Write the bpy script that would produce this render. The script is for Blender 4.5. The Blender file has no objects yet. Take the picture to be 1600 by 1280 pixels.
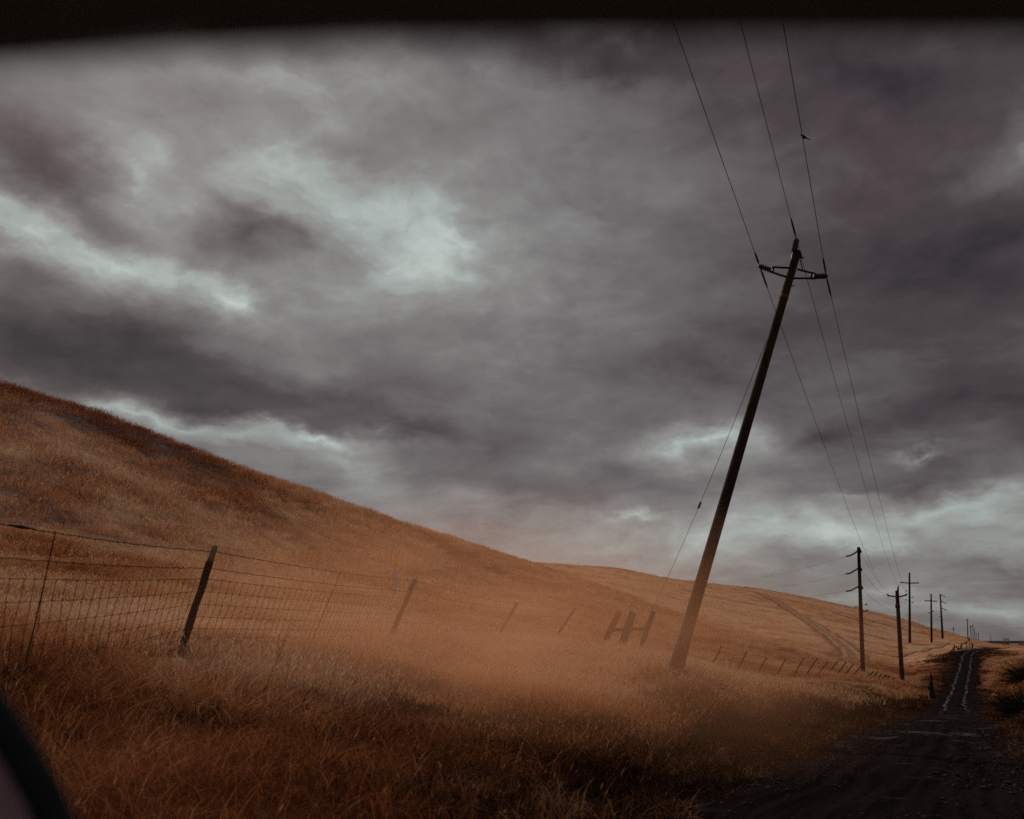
import bpy, bmesh, math, random
import numpy as np
from mathutils import Vector, Matrix
random.seed(7); RNG = np.random.default_rng(11)
SC = bpy.context.scene
COL = SC.collection
# ------------------------------------------------------------------ camera, exposure
EYE = 1.55
F = 1500.0                                   # focal length in pixels of the 1600 px wide photograph
PITCH = math.atan(360.0 / F)
cam_d = bpy.data.cameras.new('camera'); cam = bpy.data.objects.new('camera', cam_d); COL.objects.link(cam)
cam.location = (0, 0, EYE); cam.rotation_euler = (math.pi / 2 + PITCH, 0, 0)
cam_d.sensor_width = 36; cam_d.lens = F / 1600 * 36
cam_d.clip_start = 0.02; cam_d.clip_end = 60000
cam_d.dof.use_dof = True; cam_d.dof.focus_distance = 24; cam_d.dof.aperture_fstop = 2.0
SC.camera = cam
SC.view_settings.view_transform = 'Standard'; SC.view_settings.look = 'None'
SC.view_settings.exposure = 0; SC.view_settings.gamma = 1
SC.cycles.use_denoising = False; SC.cycles.sample_clamp_direct = 1.2; SC.cycles.max_bounces = 6; SC.cycles.volume_bounces = 1; SC.cycles.transparent_max_bounces = 8
SC.cycles.volume_max_steps = 96


def ray(px, py):
    X = px - 800.0; v = py - 640.0
    return (X, F * math.cos(PITCH) + v * math.sin(PITCH), F * math.sin(PITCH) - v * math.cos(PITCH))


def az_t(px, py):
    X, Y, Z = ray(px, py)
    return math.atan2(X, Y), Z / math.hypot(X, Y)


def at(px, py, r):
    """the point seen at that place of the photograph, r metres away over the ground"""
    a, t = az_t(px, py)
    return Vector((r * math.sin(a), r * math.cos(a), EYE + t * r))


def lin(c):
    return tuple(((v / 255) / 12.92 if v <= 10.3 else ((v / 255 + .055) / 1.055) ** 2.4) for v in c)


# ------------------------------------------------------------------ world: overcast, broken cloud
SUN_AZ, SUN_EL = math.radians(-28), math.radians(33)
world = bpy.data.worlds.new('World'); SC.world = world; world.use_nodes = True
nt = world.node_tree; nt.nodes.clear()


class NT:
    """short hand for building a node tree"""
    def __init__(s, t): s.t = t
    def n(s, kind, **k):
        q = s.t.nodes.new(kind)
        for a, b in k.items():
            setattr(q, a, b)
        return q
    def put(s, sock, v):
        if isinstance(v, bpy.types.NodeSocket): s.t.links.new(v, sock)
        elif v is not None: sock.default_value = v
    def m(s, op, a, b=None, c=None, clamp=False):
        q = s.n('ShaderNodeMath', operation=op, use_clamp=clamp)
        s.put(q.inputs[0], a)
        if b is not None: s.put(q.inputs[1], b)
        if c is not None: s.put(q.inputs[2], c)
        return q.outputs[0]
    def v(s, op, a, b=None, sc=None):
        q = s.n('ShaderNodeVectorMath', operation=op)
        s.put(q.inputs[0], a)
        if b is not None: s.put(q.inputs[1], b)
        if sc is not None: s.put(q.inputs['Scale'], sc)
        return q.outputs[1] if op in ('LENGTH', 'DOT_PRODUCT', 'DISTANCE') else q.outputs[0]
    def noise(s, vec, scale, detail=4, rough=.5, dist=0.0, color=False):
        q = s.n('ShaderNodeTexNoise')
        s.put(q.inputs['Vector'], vec); q.inputs['Scale'].default_value = scale
        q.inputs['Detail'].default_value = detail; q.inputs['Roughness'].default_value = rough
        q.inputs['Distortion'].default_value = dist
        return q.outputs['Color'] if color else q.outputs['Fac']
    def ramp(s, fac, stops, interp='LINEAR'):
        q = s.n('ShaderNodeValToRGB'); cr = q.color_ramp; cr.interpolation = interp
        while len(cr.elements) < len(stops): cr.elements.new(.5)
        for e, (p, c) in zip(cr.elements, stops):
            e.position = p; e.color = (*c, 1) if len(c) == 3 else c
        s.put(q.inputs['Fac'], fac)
        return q.outputs['Color']
    def mix(s, fac, a, b, mode='MIX'):
        q = s.n('ShaderNodeMix', data_type='RGBA', blend_type=mode)
        s.put(q.inputs[0], fac); s.put(q.inputs[6], a if not isinstance(a, tuple) else (*a[:3], 1))
        s.put(q.inputs[7], b if not isinstance(b, tuple) else (*b[:3], 1))
        return q.outputs[2]
    def comb(s, x, y, z):
        q = s.n('ShaderNodeCombineXYZ'); s.put(q.inputs[0], x); s.put(q.inputs[1], y); s.put(q.inputs[2], z)
        return q.outputs[0]
    def sep(s, v):
        q = s.n('ShaderNodeSeparateXYZ'); s.put(q.inputs[0], v); return q.outputs
    def mapr(s, v, a, b, c=0.0, d=1.0):
        q = s.n('ShaderNodeMapRange', clamp=True)
        s.put(q.inputs[0], v); s.put(q.inputs[1], a); s.put(q.inputs[2], b); s.put(q.inputs[3], c); s.put(q.inputs[4], d)
        return q.outputs[0]


W = NT(nt)
out = W.n('ShaderNodeOutputWorld'); bg = W.n('ShaderNodeBackground'); bg.inputs['Strength'].default_value = 0.1
nt.links.new(bg.outputs[0], out.inputs[0])
sky = W.n('ShaderNodeTexSky', sky_type='NISHITA', sun_disc=False)
sky.sun_elevation = SUN_EL; sky.sun_rotation = SUN_AZ
d = W.v('NORMALIZE', W.n('ShaderNodeTexCoord').outputs['Generated'])
dx, dy, dz = W.sep(d)
az = W.m('ARCTAN2', dx, dy); el = W.m('ARCSINE', dz)
# cloud layer: the direction meets a flat layer, so banks flatten towards the horizon
up = W.m('ADD', W.m('MAXIMUM', dz, 0.0), 0.16)
plane = W.comb(W.m('DIVIDE', dx, up), W.m('DIVIDE', dy, up), 0.0)
n_big = W.noise(plane, 1.5, 7, .56, .35)
n_mid = W.noise(W.v('ADD', plane, (7.3, 2.1, 4.0)), 4.2, 8, .62, .5)
n_fine = W.noise(W.v('MULTIPLY', W.comb(az, el, 0.0), (9.0, 17.0, 1.0)), 1.6, 8, .62, .3)
wn = W.noise(W.comb(az, W.m('MULTIPLY', el, 1.6), 0.0), 5.0, 6, .58, 0, True)
warp = W.v('MULTIPLY', W.v('SUBTRACT', wn, (.5, .5, .5)), (0.30, 0.15, 0.0))
ae = W.v('ADD', W.comb(az, el, 0.0), warp)
#   x,   y,  rx,  ry, tilt(deg, down to the right), amount
banks = [
 (500, 330, 560, 300, 6, .12), (760, 470, 330, 160, 4, .06), (420, 130, 330, 90, -8, .07),
 (60, 250, 270, 85, 12, -.26), (20, 335, 240, 56, 14, .28), (180, 388, 230, 58, 14, .25), (330, 430, 170, 40, 14, .20), (410, 470, 110, 42, 10, .34),
 (630, 350, 330, 150, 8, .22), (650, 385, 110, 45, 0, .10), (530, 300, 220, 70, 12, .22), (240, 275, 150, 75, 20, .26), (450, 215, 110, 60, 20, .10), (420, 360, 210, 70, 6, -.30),
 (570, 215, 300, 70, 6, -.10), (500, 110, 380, 90, -6, .05), (90, 505, 400, 130, 12, -.33), (110, 560, 330, 80, 8, -.10), (370, 590, 330, 85, 8, -.20),
 (640, 665, 400, 90, 4, -.20), (330, 640, 240, 35, 10, -.14), (470, 690, 160, 26, 3, .34), (270, 672, 190, 24, 12, .26), (560, 668, 60, 18, -10, .15), (520, 745, 420, 60, 14, .16),
 (850, 760, 330, 70, -2, -.12), (640, 510, 420, 110, 0, -.06), (930, 370, 330, 200, 0, -.01), (1520, 400, 640, 380, 0, -.36), (1330, 110, 480, 170, 0, -.26), (950, 80, 340, 70, 0, -.18),
 (1560, 215, 190, 70, -24, .30), (1050, 560, 380, 110, 0, -.12), (1560, 620, 240, 110, 0, -.18), (1060, 690, 190, 45, -6, .32), (1150, 720, 130, 40, 0, .12),
 (1300, 675, 230, 60, -8, -.14), (1420, 745, 250, 55, -5, -.16), (1480, 705, 100, 14, 4, .26), (1300, 835, 640, 85, -3, .26), (1000, 850, 300, 60, 0, .12), (1450, 795, 250, 28, -3, .20),
 (1330, 775, 120, 14, -4, .14), (1005, 820, 70, 14, -2, .26), (1520, 870, 300, 34, 0, -.10), (1420, 945, 420, 34, 0, .14), (1560, 985, 260, 20, 0, -.06), (700, 850, 300, 50, 10, .08), (780, 60, 900, 70, 0, -.16)]
acc = None
for (x, y, rx, ry, tilt, amt) in banks:
    a0, t0 = az_t(x, y); e0 = math.atan(t0)
    mp = W.n('ShaderNodeMapping', vector_type='TEXTURE')
    mp.inputs['Location'].default_value = (a0, e0, 0); mp.inputs['Rotation'].default_value = (0, 0, -math.radians(tilt))
    mp.inputs['Scale'].default_value = (rx / F * 1.25, ry / F * 1.25, 1)
    nt.links.new(ae, mp.inputs['Vector'])
    g = W.n('ShaderNodeTexGradient', gradient_type='QUADRATIC_SPHERE'); nt.links.new(mp.outputs[0], g.inputs[0])
    acc = W.m('MULTIPLY_ADD', g.outputs['Fac'], amt * 1.35, acc if acc is not None else .47)
acc = W.m('MULTIPLY_ADD', W.m('SUBTRACT', n_big, .5), .30, acc)
acc = W.m('MULTIPLY_ADD', W.m('SUBTRACT', n_mid, .5), .28, acc)
acc = W.m('MULTIPLY_ADD', W.m('SUBTRACT', W.noise(W.v('MULTIPLY', ae, (1.0, 2.1, 1.0)), 7.5, 7, .60, .4), .5), W.mapr(acc, .48, .80, .10, .90), acc)
acc = W.m('MULTIPLY_ADD', W.m('SUBTRACT', n_fine, .5), .22, acc)
cloud = W.ramp(acc, [(0.0, lin((42, 36, 39))), (.2, lin((68, 60, 61))), (.42, lin((99, 94, 94))), (.62, lin((126, 126, 124))), (.82, lin((149, 157, 153))), (1.0, lin((172, 182, 177)))])
tint = W.mix(W.mapr(W.noise(W.comb(az, el, 0.0), 3.0, 2), .35, .65), (1.015, .985, .985), (.985, 1.008, 1.005))
cloud = W.mix(1.0, cloud, tint, 'MULTIPLY')
skymix = W.v('ADD', W.v('SCALE', cloud, sc=11.8), W.v('SCALE', sky.outputs[0], sc=0.02))
nt.links.new(skymix, bg.inputs['Color'])

sun_d = bpy.data.lights.new('sun', 'SUN'); sun = bpy.data.objects.new('sun', sun_d); COL.objects.link(sun)
sun_d.energy = 2.1; sun_d.angle = math.radians(5); sun_d.color = (1, .88, .74)
sdir = Vector((math.sin(SUN_AZ) * math.cos(SUN_EL), math.cos(SUN_AZ) * math.cos(SUN_EL), math.sin(SUN_EL)))
sun.rotation_euler = sdir.to_track_quat('Z', 'Y').to_euler(); sun.location = (-30, 10, 40)


# ------------------------------------------------------------------ helpers
def tag(o, label=None, cat=None, group=None, kind=None):
    if label: o['label'] = label
    if cat: o['category'] = cat
    if group: o['group'] = group
    if kind: o['kind'] = kind
    return o


def empty(name, loc, label=None, cat=None, group=None):
    o = bpy.data.objects.new(name, None); o.empty_display_size = .3; o.location = loc; COL.objects.link(o)
    return tag(o, label, cat, group)


class MB:
    """collects tubes, boxes and quads; build() links them as one mesh object"""
    def __init__(s): s.v = []; s.f = []
    def tube(s, pts, rad, n=8, cap=True):
        pts = [Vector(p) for p in pts]
        rads = rad if isinstance(rad, (list, tuple)) else [rad] * len(pts)
        prev = None; base = len(s.v)
        for i, p in enumerate(pts):
            t = (pts[min(i + 1, len(pts) - 1)] - pts[max(i - 1, 0)])
            t = t.normalized() if t.length > 1e-9 else Vector((0, 0, 1))
            if prev is None:
                a = t.orthogonal().normalized()
            else:
                a = (prev - t * prev.dot(t)); a = a.normalized() if a.length > 1e-6 else t.orthogonal().normalized()
            prev = a; b = t.cross(a)
            for k in range(n):
                w = 2 * math.pi * k / n
                s.v.append(p + (a * math.cos(w) + b * math.sin(w)) * rads[i])
        for i in range(len(pts) - 1):
            for k in range(n):
                q = base + i * n; k2 = (k + 1) % n
                s.f.append((q + k, q + k2, q + n + k2, q + n + k))
        if cap:
            s.f.append(tuple(base + k for k in reversed(range(n))))
            q = base + (len(pts) - 1) * n
            s.f.append(tuple(q + k for k in range(n)))
        return s
    def box(s, c, size, rot=None):
        c = Vector(c); b = len(s.v); R = rot or Matrix.Identity(3)
        for z in (-.5, .5):
            for x, y in ((-.5, -.5), (.5, -.5), (.5, .5), (-.5, .5)):
                s.v.append(c + R @ Vector((x * size[0], y * size[1], z * size[2])))
        for q in ((3, 2, 1, 0), (4, 5, 6, 7), (0, 1, 5, 4), (1, 2, 6, 5), (2, 3, 7, 6), (3, 0, 4, 7)):
            s.f.append(tuple(b + k for k in q))
        return s
    def quad(s, a, b, c, d_):
        n = len(s.v); s.v += [Vector(a), Vector(b), Vector(c), Vector(d_)]; s.f.append((n, n + 1, n + 2, n + 3)); return s
    def build(s, name, mat, parent=None, smooth=True, bevel=0):
        me = bpy.data.meshes.new(name)
        off = parent.matrix_basis.translation.copy() if parent is not None and parent.type == 'EMPTY' else Vector()
        par = parent
        if parent is not None and parent.type != 'EMPTY':
            off = Vector(parent.get('_o', (0, 0, 0)))
        me.from_pydata([tuple(p - off) for p in s.v], [], s.f); me.update()
        if mat: me.materials.append(mat)
        if smooth: me.shade_auto() if False else me.polygons.foreach_set('use_smooth', [True] * len(me.polygons))
        o = bpy.data.objects.new(name, me); COL.objects.link(o)
        if par is not None: o.parent = par
        if bevel:
            m = o.modifiers.new('bevel', 'BEVEL'); m.width = bevel; m.segments = 3
        OFF[o.name] = off
        return o


OFF = {}


def sub(mb, name, mat, parent, **k):
    """a sub-part under a mesh part that sits at its thing's origin"""
    off = OFF[parent.name]
    for i, p in enumerate(mb.v): mb.v[i] = p - off
    o = mb.build(name, mat, None, **k); o.parent = parent; OFF[o.name] = off
    return o


def material(name, rough=.8, spec=.3):
    m = bpy.data.materials.new(name); m.use_nodes = True
    T = NT(m.node_tree); b = m.node_tree.nodes['Principled BSDF']
    b.inputs['Roughness'].default_value = rough; b.inputs['Specular IOR Level'].default_value = spec
    return m, T, b


def noisy(name, c1, c2, scale, rough=.8, bump=.2, stretch=(1, 1, 1), spec=.08, coord='Object', metal=0):
    m, T, b = material(name, rough, spec)
    co = T.v('MULTIPLY', T.n('ShaderNodeTexCoord').outputs[coord], stretch)
    f = T.noise(co, scale, 6, .65)
    f2 = T.noise(co, scale * 6, 3, .6)
    mixf = T.m('ADD', T.mapr(f, .3, .7, 0, .8), T.m('MULTIPLY', T.m('SUBTRACT', f2, .4), .6), clamp=True)
    T.put(b.inputs['Base Color'], T.mix(mixf, c1, c2)); b.inputs['Metallic'].default_value = metal
    if bump:
        bp = T.n('ShaderNodeBump'); bp.inputs['Strength'].default_value = bump; bp.inputs['Distance'].default_value = .02
        T.put(bp.inputs['Height'], mixf); T.put(b.inputs['Normal'], bp.outputs[0])
    return m


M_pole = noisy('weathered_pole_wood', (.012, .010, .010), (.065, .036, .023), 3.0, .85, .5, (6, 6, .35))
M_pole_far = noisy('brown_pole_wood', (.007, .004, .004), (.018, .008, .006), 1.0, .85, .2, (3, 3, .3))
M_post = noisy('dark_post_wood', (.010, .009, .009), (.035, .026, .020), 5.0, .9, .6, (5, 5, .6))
M_posttop = noisy('bleached_post_wood', (.12, .085, .065), (.38, .28, .21), 9.0, .9, .5, (5, 5, .8))
M_steel = noisy('dull_steel', (.02, .02, .021), (.05, .047, .045), 8.0, .5, .1, metal=.6)
M_porc = noisy('grey_insulator', (.03, .03, .032), (.06, .058, .058), 8.0, .35, .0)
M_wire = noisy('cable_metal', (.015, .014, .015), (.03, .027, .028), 5.0, .6, .0)
M_fwire = noisy('rusted_fence_wire', (.014, .011, .010), (.04, .025, .018), 12.0, .8, .0)
M_rust = noisy('rusty_band', (.03, .015, .010), (.20, .07, .025), 14.0, .8, .2)


# ------------------------------------------------------------------ terrain
def pchip(x, y, xi):
    x = np.asarray(x, float); y = np.asarray(y, float)
    h = np.diff(x); dl = np.diff(y) / h; n = len(x); m = np.zeros(n)
    for k in range(1, n - 1):
        if dl[k - 1] * dl[k] > 0:
            w1 = 2 * h[k] + h[k - 1]; w2 = h[k] + 2 * h[k - 1]
            m[k] = (w1 + w2) / (w1 / dl[k - 1] + w2 / dl[k])
    m[0] = dl[0]; m[-1] = dl[-1]
    k = np.clip(np.searchsorted(x, xi) - 1, 0, n - 2); t = (xi - x[k]) / h[k]; t = np.clip(t, 0, 1)
    return ((2 * t ** 3 - 3 * t ** 2 + 1) * y[k] + (t ** 3 - 2 * t ** 2 + t) * h[k] * m[k] + (-2 * t ** 3 + 3 * t ** 2) * y[k + 1] + (t ** 3 - t ** 2) * h[k] * m[k + 1])


# per column of the view: (range in metres, row of the photograph the ground shows at)
cols_px = {
 0:    [(6, 1280), (7.5, 1160), (9, 1030), (14, 985), (30, 865), (70, 614), (100, 660), (180, 780), (300, 850)],
 150:  [(6, 1280), (8, 1150), (10, 1030), (15, 990), (32, 880), (75, 655), (105, 705), (190, 800), (310, 860)],
 310:  [(6, 1280), (8.5, 1140), (11.5, 1030), (17, 990), (35, 895), (80, 714), (110, 760), (200, 830), (320, 875)],
 450:  [(6.2, 1280), (9, 1145), (14, 1022), (20, 985), (40, 915), (92, 762), (122, 800), (210, 850), (330, 885)],
 630:  [(6.5, 1280), (10, 1150), (17.5, 1013), (27, 975), (48, 930), (105, 823), (135, 850), (220, 870), (340, 885)],
 800:  [(7, 1280), (11, 1160), (28, 1003), (40, 985), (65, 950), (125, 874), (150, 890), (240, 887), (350, 879)],
 950:  [(7.5, 1280), (12, 1160), (30, 1022), (42, 1008), (65, 985), (112, 922), (150, 935), (250, 905), (380, 887)],
 1060: [(8, 1280), (13, 1155), (18, 1055), (42, 1042), (65, 1031), (108, 962), (150, 962), (260, 930), (400, 905)],
 1130: [(8.4, 1280), (12.2, 1180), (17.5, 1092), (42, 1058), (62, 1045), (106, 986), (150, 984), (260, 947), (410, 914)],
 1200: [(8.7, 1280), (11.5, 1200), (16, 1122), (30, 1078), (62, 1060), (105, 1004), (150, 1002), (260, 962), (420, 922)],
 1340: [(9, 1280), (15, 1185), (20, 1146), (40, 1094), (75, 1062), (110, 1052), (170, 1024), (280, 985), (440, 950)],
 1410: [(9.3, 1280), (18, 1160), (28, 1128), (50, 1096), (90, 1080), (130, 1058), (190, 1028), (290, 998), (450, 967)],
 1460: [(9.4, 1280), (18, 1160), (28, 1132), (45, 1118), (80, 1097), (115, 1062), (170, 1030), (270, 1007), (450, 983)],
 1500: [(9.5, 1280), (18, 1160), (28, 1131), (45, 1118), (85, 1094), (120, 1057), (170, 1023), (260, 1009), (450, 994)],
 1530: [(9.5, 1280), (18, 1160), (28, 1130), (45, 1117), (85, 1092), (120, 1053), (170, 1021), (230, 1014), (450, 1003)],
 1570: [(9.6, 1280), (18, 1160), (28, 1126), (42, 1105), (70, 1068), (110, 1037), (170, 1021), (240, 1015), (450, 1009)],
 1640: [(9.6, 1280), (17, 1160), (25, 1122), (40, 1090), (70, 1056), (110, 1032), (170, 1020), (240, 1016), (450, 1011)],
}
far_nodes = [(800, -6.0), (2500, -12.0), (9000, -18.0), (32000, -24.0)]
near_nodes = [(1.2, -.02), (2.2, 0.0), (4.0, 0.0)]
TH, LR, TT = [], [], []


def add_col(theta, nodes_rt):
    rr = [n[0] for n in near_nodes] + [n[0] for n in nodes_rt] + [n[0] for n in far_nodes]
    tt = [(z - EYE) / r for r, z in near_nodes] + [n[1] for n in nodes_rt] + [(z - EYE) / r for r, z in far_nodes]
    TH.append(theta); LR.append(np.log(rr)); TT.append(tt)


c0 = [(r, az_t(0, y)[1]) for r, y in cols_px[0]]
flat = [(r, (z - EYE) / r) for r, z in ((6, 0), (9, 0), (13, .1), (20, .2), (40, 0), (80, -1), (150, -3), (260, -4), (420, -5))]
rolling = [(r, (z - EYE) / r) for r, z in ((6, 0), (9, .3), (12, 1), (20, 2.5), (40, 8), (80, 22), (120, 26), (200, 22), (330, 10))]
add_col(-math.pi, flat); add_col(math.radians(-120), flat); add_col(math.radians(-85), rolling)
add_col(math.radians(-45), [(r, t + .04 * min(1, max(0, (r - 12) / 50))) for r, t in c0])
for x in sorted(cols_px):
    add_col(az_t(x, 1000)[0], [(r, az_t(x, y)[1]) for r, y in cols_px[x]])
add_col(math.radians(45), [(r, (z - EYE) / r) for r, z in ((8, 0), (14, -.1), (22, -.2), (38, -.5), (70, -1.2), (110, -2), (170, -2.5), (240, -3), (450, -4))])
add_col(math.radians(90), flat); add_col(math.pi, flat)
TH = np.array(TH); LR = np.array(LR); TT = np.array(TT)
theta = np.unique(np.round(np.concatenate([np.linspace(-180, -46, 90), np.arange(-46, 46, .14), np.linspace(46, 180, 90)]), 4)) * math.pi / 180
lnr = np.concatenate([np.linspace(math.log(1.2), math.log(5), 30, endpoint=False), np.linspace(math.log(5), math.log(600), 430, endpoint=False), np.linspace(math.log(600), math.log(32000), 50)])
nI = LR.shape[1]
lr_i = np.stack([pchip(TH, LR[:, i], theta) for i in range(nI)], 1)
tt_i = np.stack([pchip(TH, TT[:, i], theta) for i in range(nI)], 1)
Tg = np.stack([pchip(lr_i[j], tt_i[j], lnr) for j in range(len(theta))])      # tangent of elevation
# soften the node lines a little along range
ker = np.array([1, 4, 7, 10, 7, 4, 1.]); ker /= ker.sum()
sel = (lnr > math.log(4)) & (lnr < math.log(700))
sm = np.apply_along_axis(lambda a: np.convolve(np.pad(a, 3, 'edge'), ker, 'valid'), 1, Tg)
Tg = np.where(sel[None, :], sm, Tg)
Rg = np.exp(lnr)[None, :]
Zb = EYE + Tg * Rg


def zbase(th, r):
    """ground height without the small bumps"""
    th = np.atleast_1d(th); l = np.log(np.atleast_1d(r))
    i = np.clip(np.searchsorted(theta, th) - 1, 0, len(theta) - 2); j = np.clip(np.searchsorted(lnr, l) - 1, 0, len(lnr) - 2)
    a = (th - theta[i]) / (theta[i + 1] - theta[i]); b = np.clip((l - lnr[j]) / (lnr[j + 1] - lnr[j]), 0, 1)
    return ((1 - a) * (1 - b) * ZL[i, j] + a * (1 - b) * ZL[i + 1, j] + (1 - a) * b * ZL[i, j + 1] + a * b * ZL[i + 1, j + 1])


def vnoise(x, y, seed=0):
    xi = np.floor(x).astype(np.int64); yi = np.floor(y).astype(np.int64); fx = x - xi; fy = y - yi
    fx = fx * fx * (3 - 2 * fx); fy = fy * fy * (3 - 2 * fy)
    def h(a, b):
        n = (a * 374761393 + b * 668265263 + seed * 1274126177) & 0xffffffff
        n = ((n ^ (n >> 13)) * 1274126177) & 0xffffffff
        return ((n ^ (n >> 16)) & 0xffff) / 65535.0
    return (h(xi, yi) * (1 - fx) + h(xi + 1, yi) * fx) * (1 - fy) + (h(xi, yi + 1) * (1 - fx) + h(xi + 1, yi + 1) * fx) * fy - .5


def fbm(x, y, oct=4, seed=0):
    s = 0; a = 1.0
    for k in range(oct):
        s = s + a * vnoise(x, y, seed + k); x = x * 2.03 + 11.3; y = y * 2.03 + 5.7; a *= .5
    return s


# road centre line in metres
ZL = Zb
ctr = [(-6, -30), (-3.5, -18), (-1.2, -8), (.5, -2), (1.9, 3.0)]
for x, r in ((1312, 8), (1378, 11.5), (1435, 18), (1465, 28), (1486, 45), (1495, 85), (1507, 115), (1515, 140), (1521, 170), (1548, 230), (1582, 300)):
    a = az_t(x, 1100)[0]; ctr.append((r * math.sin(a), r * math.cos(a)))
ctr = np.array(ctr); ss = np.concatenate([[0], np.cumsum(np.hypot(*np.diff(ctr, axis=0).T))])
sd = np.unique(np.concatenate([np.arange(0, 90, .4), np.arange(90, ss[-1], 1.5)]))
rcx, rcy = pchip(ss, ctr[:, 0], sd), pchip(ss, ctr[:, 1], sd)
rnx, rny = np.gradient(rcy, sd), -np.gradient(rcx, sd); q = np.hypot(rnx, rny); rnx /= q; rny /= q
rz = zbase(np.arctan2(rcx, rcy), np.maximum(np.hypot(rcx, rcy), 1.3))
rz = np.convolve(np.pad(rz, 8, 'edge'), np.ones(17) / 17, 'valid')
HW = 1.80


def road_dist(x, y):
    """distance from the road's middle and the road's height there"""
    x = np.asarray(x, float).ravel(); y = np.asarray(y, float).ravel()
    D = np.empty(len(x)); K = np.empty(len(x), int)
    for s in range(0, len(x), 20000):
        dd = (x[s:s + 20000, None] - rcx[None]) ** 2 + (y[s:s + 20000, None] - rcy[None]) ** 2
        K[s:s + 20000] = dd.argmin(1); D[s:s + 20000] = np.sqrt(dd.min(1))
    sg = (x - rcx[K]) * rnx[K] + (y - rcy[K]) * rny[K]
    return np.where(D < 6, sg, np.sign(sg) * D), rz[K], D, K


TX = Rg * np.sin(theta)[:, None]; TY = Rg * np.cos(theta)[:, None]
amp = np.clip(.035 + Rg * .0011, 0, .28) * np.clip((900 - Rg) / 400, 0, 1)
Z = Zb + amp * (fbm(TX * 1.3, TY * 1.3, 4, 3) * .7 + fbm(TX * .25, TY * .25, 3, 9) * 1.2) + np.clip((Rg - 30) / 60, 0, 1) * .6 * fbm(TX * .05, TY * .05, 3, 21) * np.clip((900 - Rg) / 400, 0, 1)
near = (Rg < 330) & (np.abs(theta[:, None]) < 3.2)
idx = np.argwhere(near & (TX > -9) & (TY > -31) & (TX > TY * .2 - 8))
rd, rzz, rD, rK = road_dist(TX[idx[:, 0], idx[:, 1]], TY[idx[:, 0], idx[:, 1]])
w = np.clip((rD - HW * .92) / .9, 0, 1); w = w * w * (3 - 2 * w)
cur = Z[idx[:, 0], idx[:, 1]]
Z[idx[:, 0], idx[:, 1]] = (rzz - .05) * (1 - w) + cur * w
ZL = Z


def ground(x, y):
    return zbase(np.arctan2(x, y), np.maximum(np.hypot(x, y), 1.21))


def gpt(px, r, up=0.0):
    a = az_t(px, 1000)[0]; x, y = r * math.sin(a), r * math.cos(a)
    return Vector((x, y, float(ground(x, y)[0]) + up))


def find_r(px, py, r0=12, r1=600):
    """range at which the ground shows at that place of the photograph"""
    a, t = az_t(px, py); rs = np.exp(np.linspace(math.log(r0), math.log(r1), 900))
    z = zbase(np.full(900, a), rs); e = (z - EYE) / rs - t
    k = np.where((e[:-1] < 0) & (e[1:] >= 0))[0]
    if len(k): return float(rs[k[0]])
    return float(rs[np.abs(e).argmin()])


# tone of the dry grass, 0 dark russet .. 1 pale gold; scrub and grass patches, plus foreground dimness painted in
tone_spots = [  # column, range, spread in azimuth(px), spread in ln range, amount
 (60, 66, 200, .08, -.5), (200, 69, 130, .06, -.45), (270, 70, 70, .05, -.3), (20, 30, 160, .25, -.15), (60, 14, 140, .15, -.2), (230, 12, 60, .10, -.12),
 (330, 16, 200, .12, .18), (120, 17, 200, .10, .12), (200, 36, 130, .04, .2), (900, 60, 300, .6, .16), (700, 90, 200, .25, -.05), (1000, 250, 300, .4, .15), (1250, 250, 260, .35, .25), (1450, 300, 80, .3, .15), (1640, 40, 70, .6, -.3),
 (1250, 70, 160, .25, -.12), (1380, 140, 60, .22, -.12), (500, 6.2, 600, .14, -.20), (900, 9.0, 400, .20, -.12), (350, 9.3, 260, .12, .12), (330, 11.2, 130, .06, .28), (960, 108, 90, .05, -.22), (1180, 92, 90, .07, -.15), (820, 119, 70, .05, -.12)]  # negative spots nearest the camera paint foreground dimness into the grass


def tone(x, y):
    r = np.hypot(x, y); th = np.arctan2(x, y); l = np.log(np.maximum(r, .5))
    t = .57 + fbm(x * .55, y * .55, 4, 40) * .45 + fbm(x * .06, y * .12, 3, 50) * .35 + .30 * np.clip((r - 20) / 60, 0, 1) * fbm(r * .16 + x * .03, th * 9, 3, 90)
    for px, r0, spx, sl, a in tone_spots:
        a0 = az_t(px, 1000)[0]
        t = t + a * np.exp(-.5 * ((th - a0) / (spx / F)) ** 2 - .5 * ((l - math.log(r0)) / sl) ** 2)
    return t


def verge_dark(x, y):
    """1 beside the road, 0 well away: rank dark verge growth plus painted foreground dimness"""
    dr, _, D, _ = road_dist(x, y); r = np.hypot(x, y)
    wv = 2.6 + .7 * np.clip((16 - r) / 6, 0, 1) + 1.6 * fbm(np.asarray(x).ravel() * .5, np.asarray(y).ravel() * .5, 3, 77)
    return np.clip(1 - (D - HW) / wv, 0, 1), D


# ground mesh
me = bpy.data.meshes.new('ground')
nA, nR = len(theta), len(lnr)
V = np.stack([TX, TY, Z], 2).reshape(-1, 3)
V = np.concatenate([V, [[0, 0, -.02]]])
i0 = (np.arange(nA - 1)[:, None] * nR + np.arange(nR - 1)[None]).ravel()
Fq = np.stack([i0, i0 + 1, i0 + nR + 1, i0 + nR], 1)[:, ::-1]
tris = np.stack([np.full(nA - 1, nA * nR), np.arange(nA - 1) * nR, np.arange(1, nA) * nR], 1)[:, ::-1]
# close the circle (first and last azimuth coincide)


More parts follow.
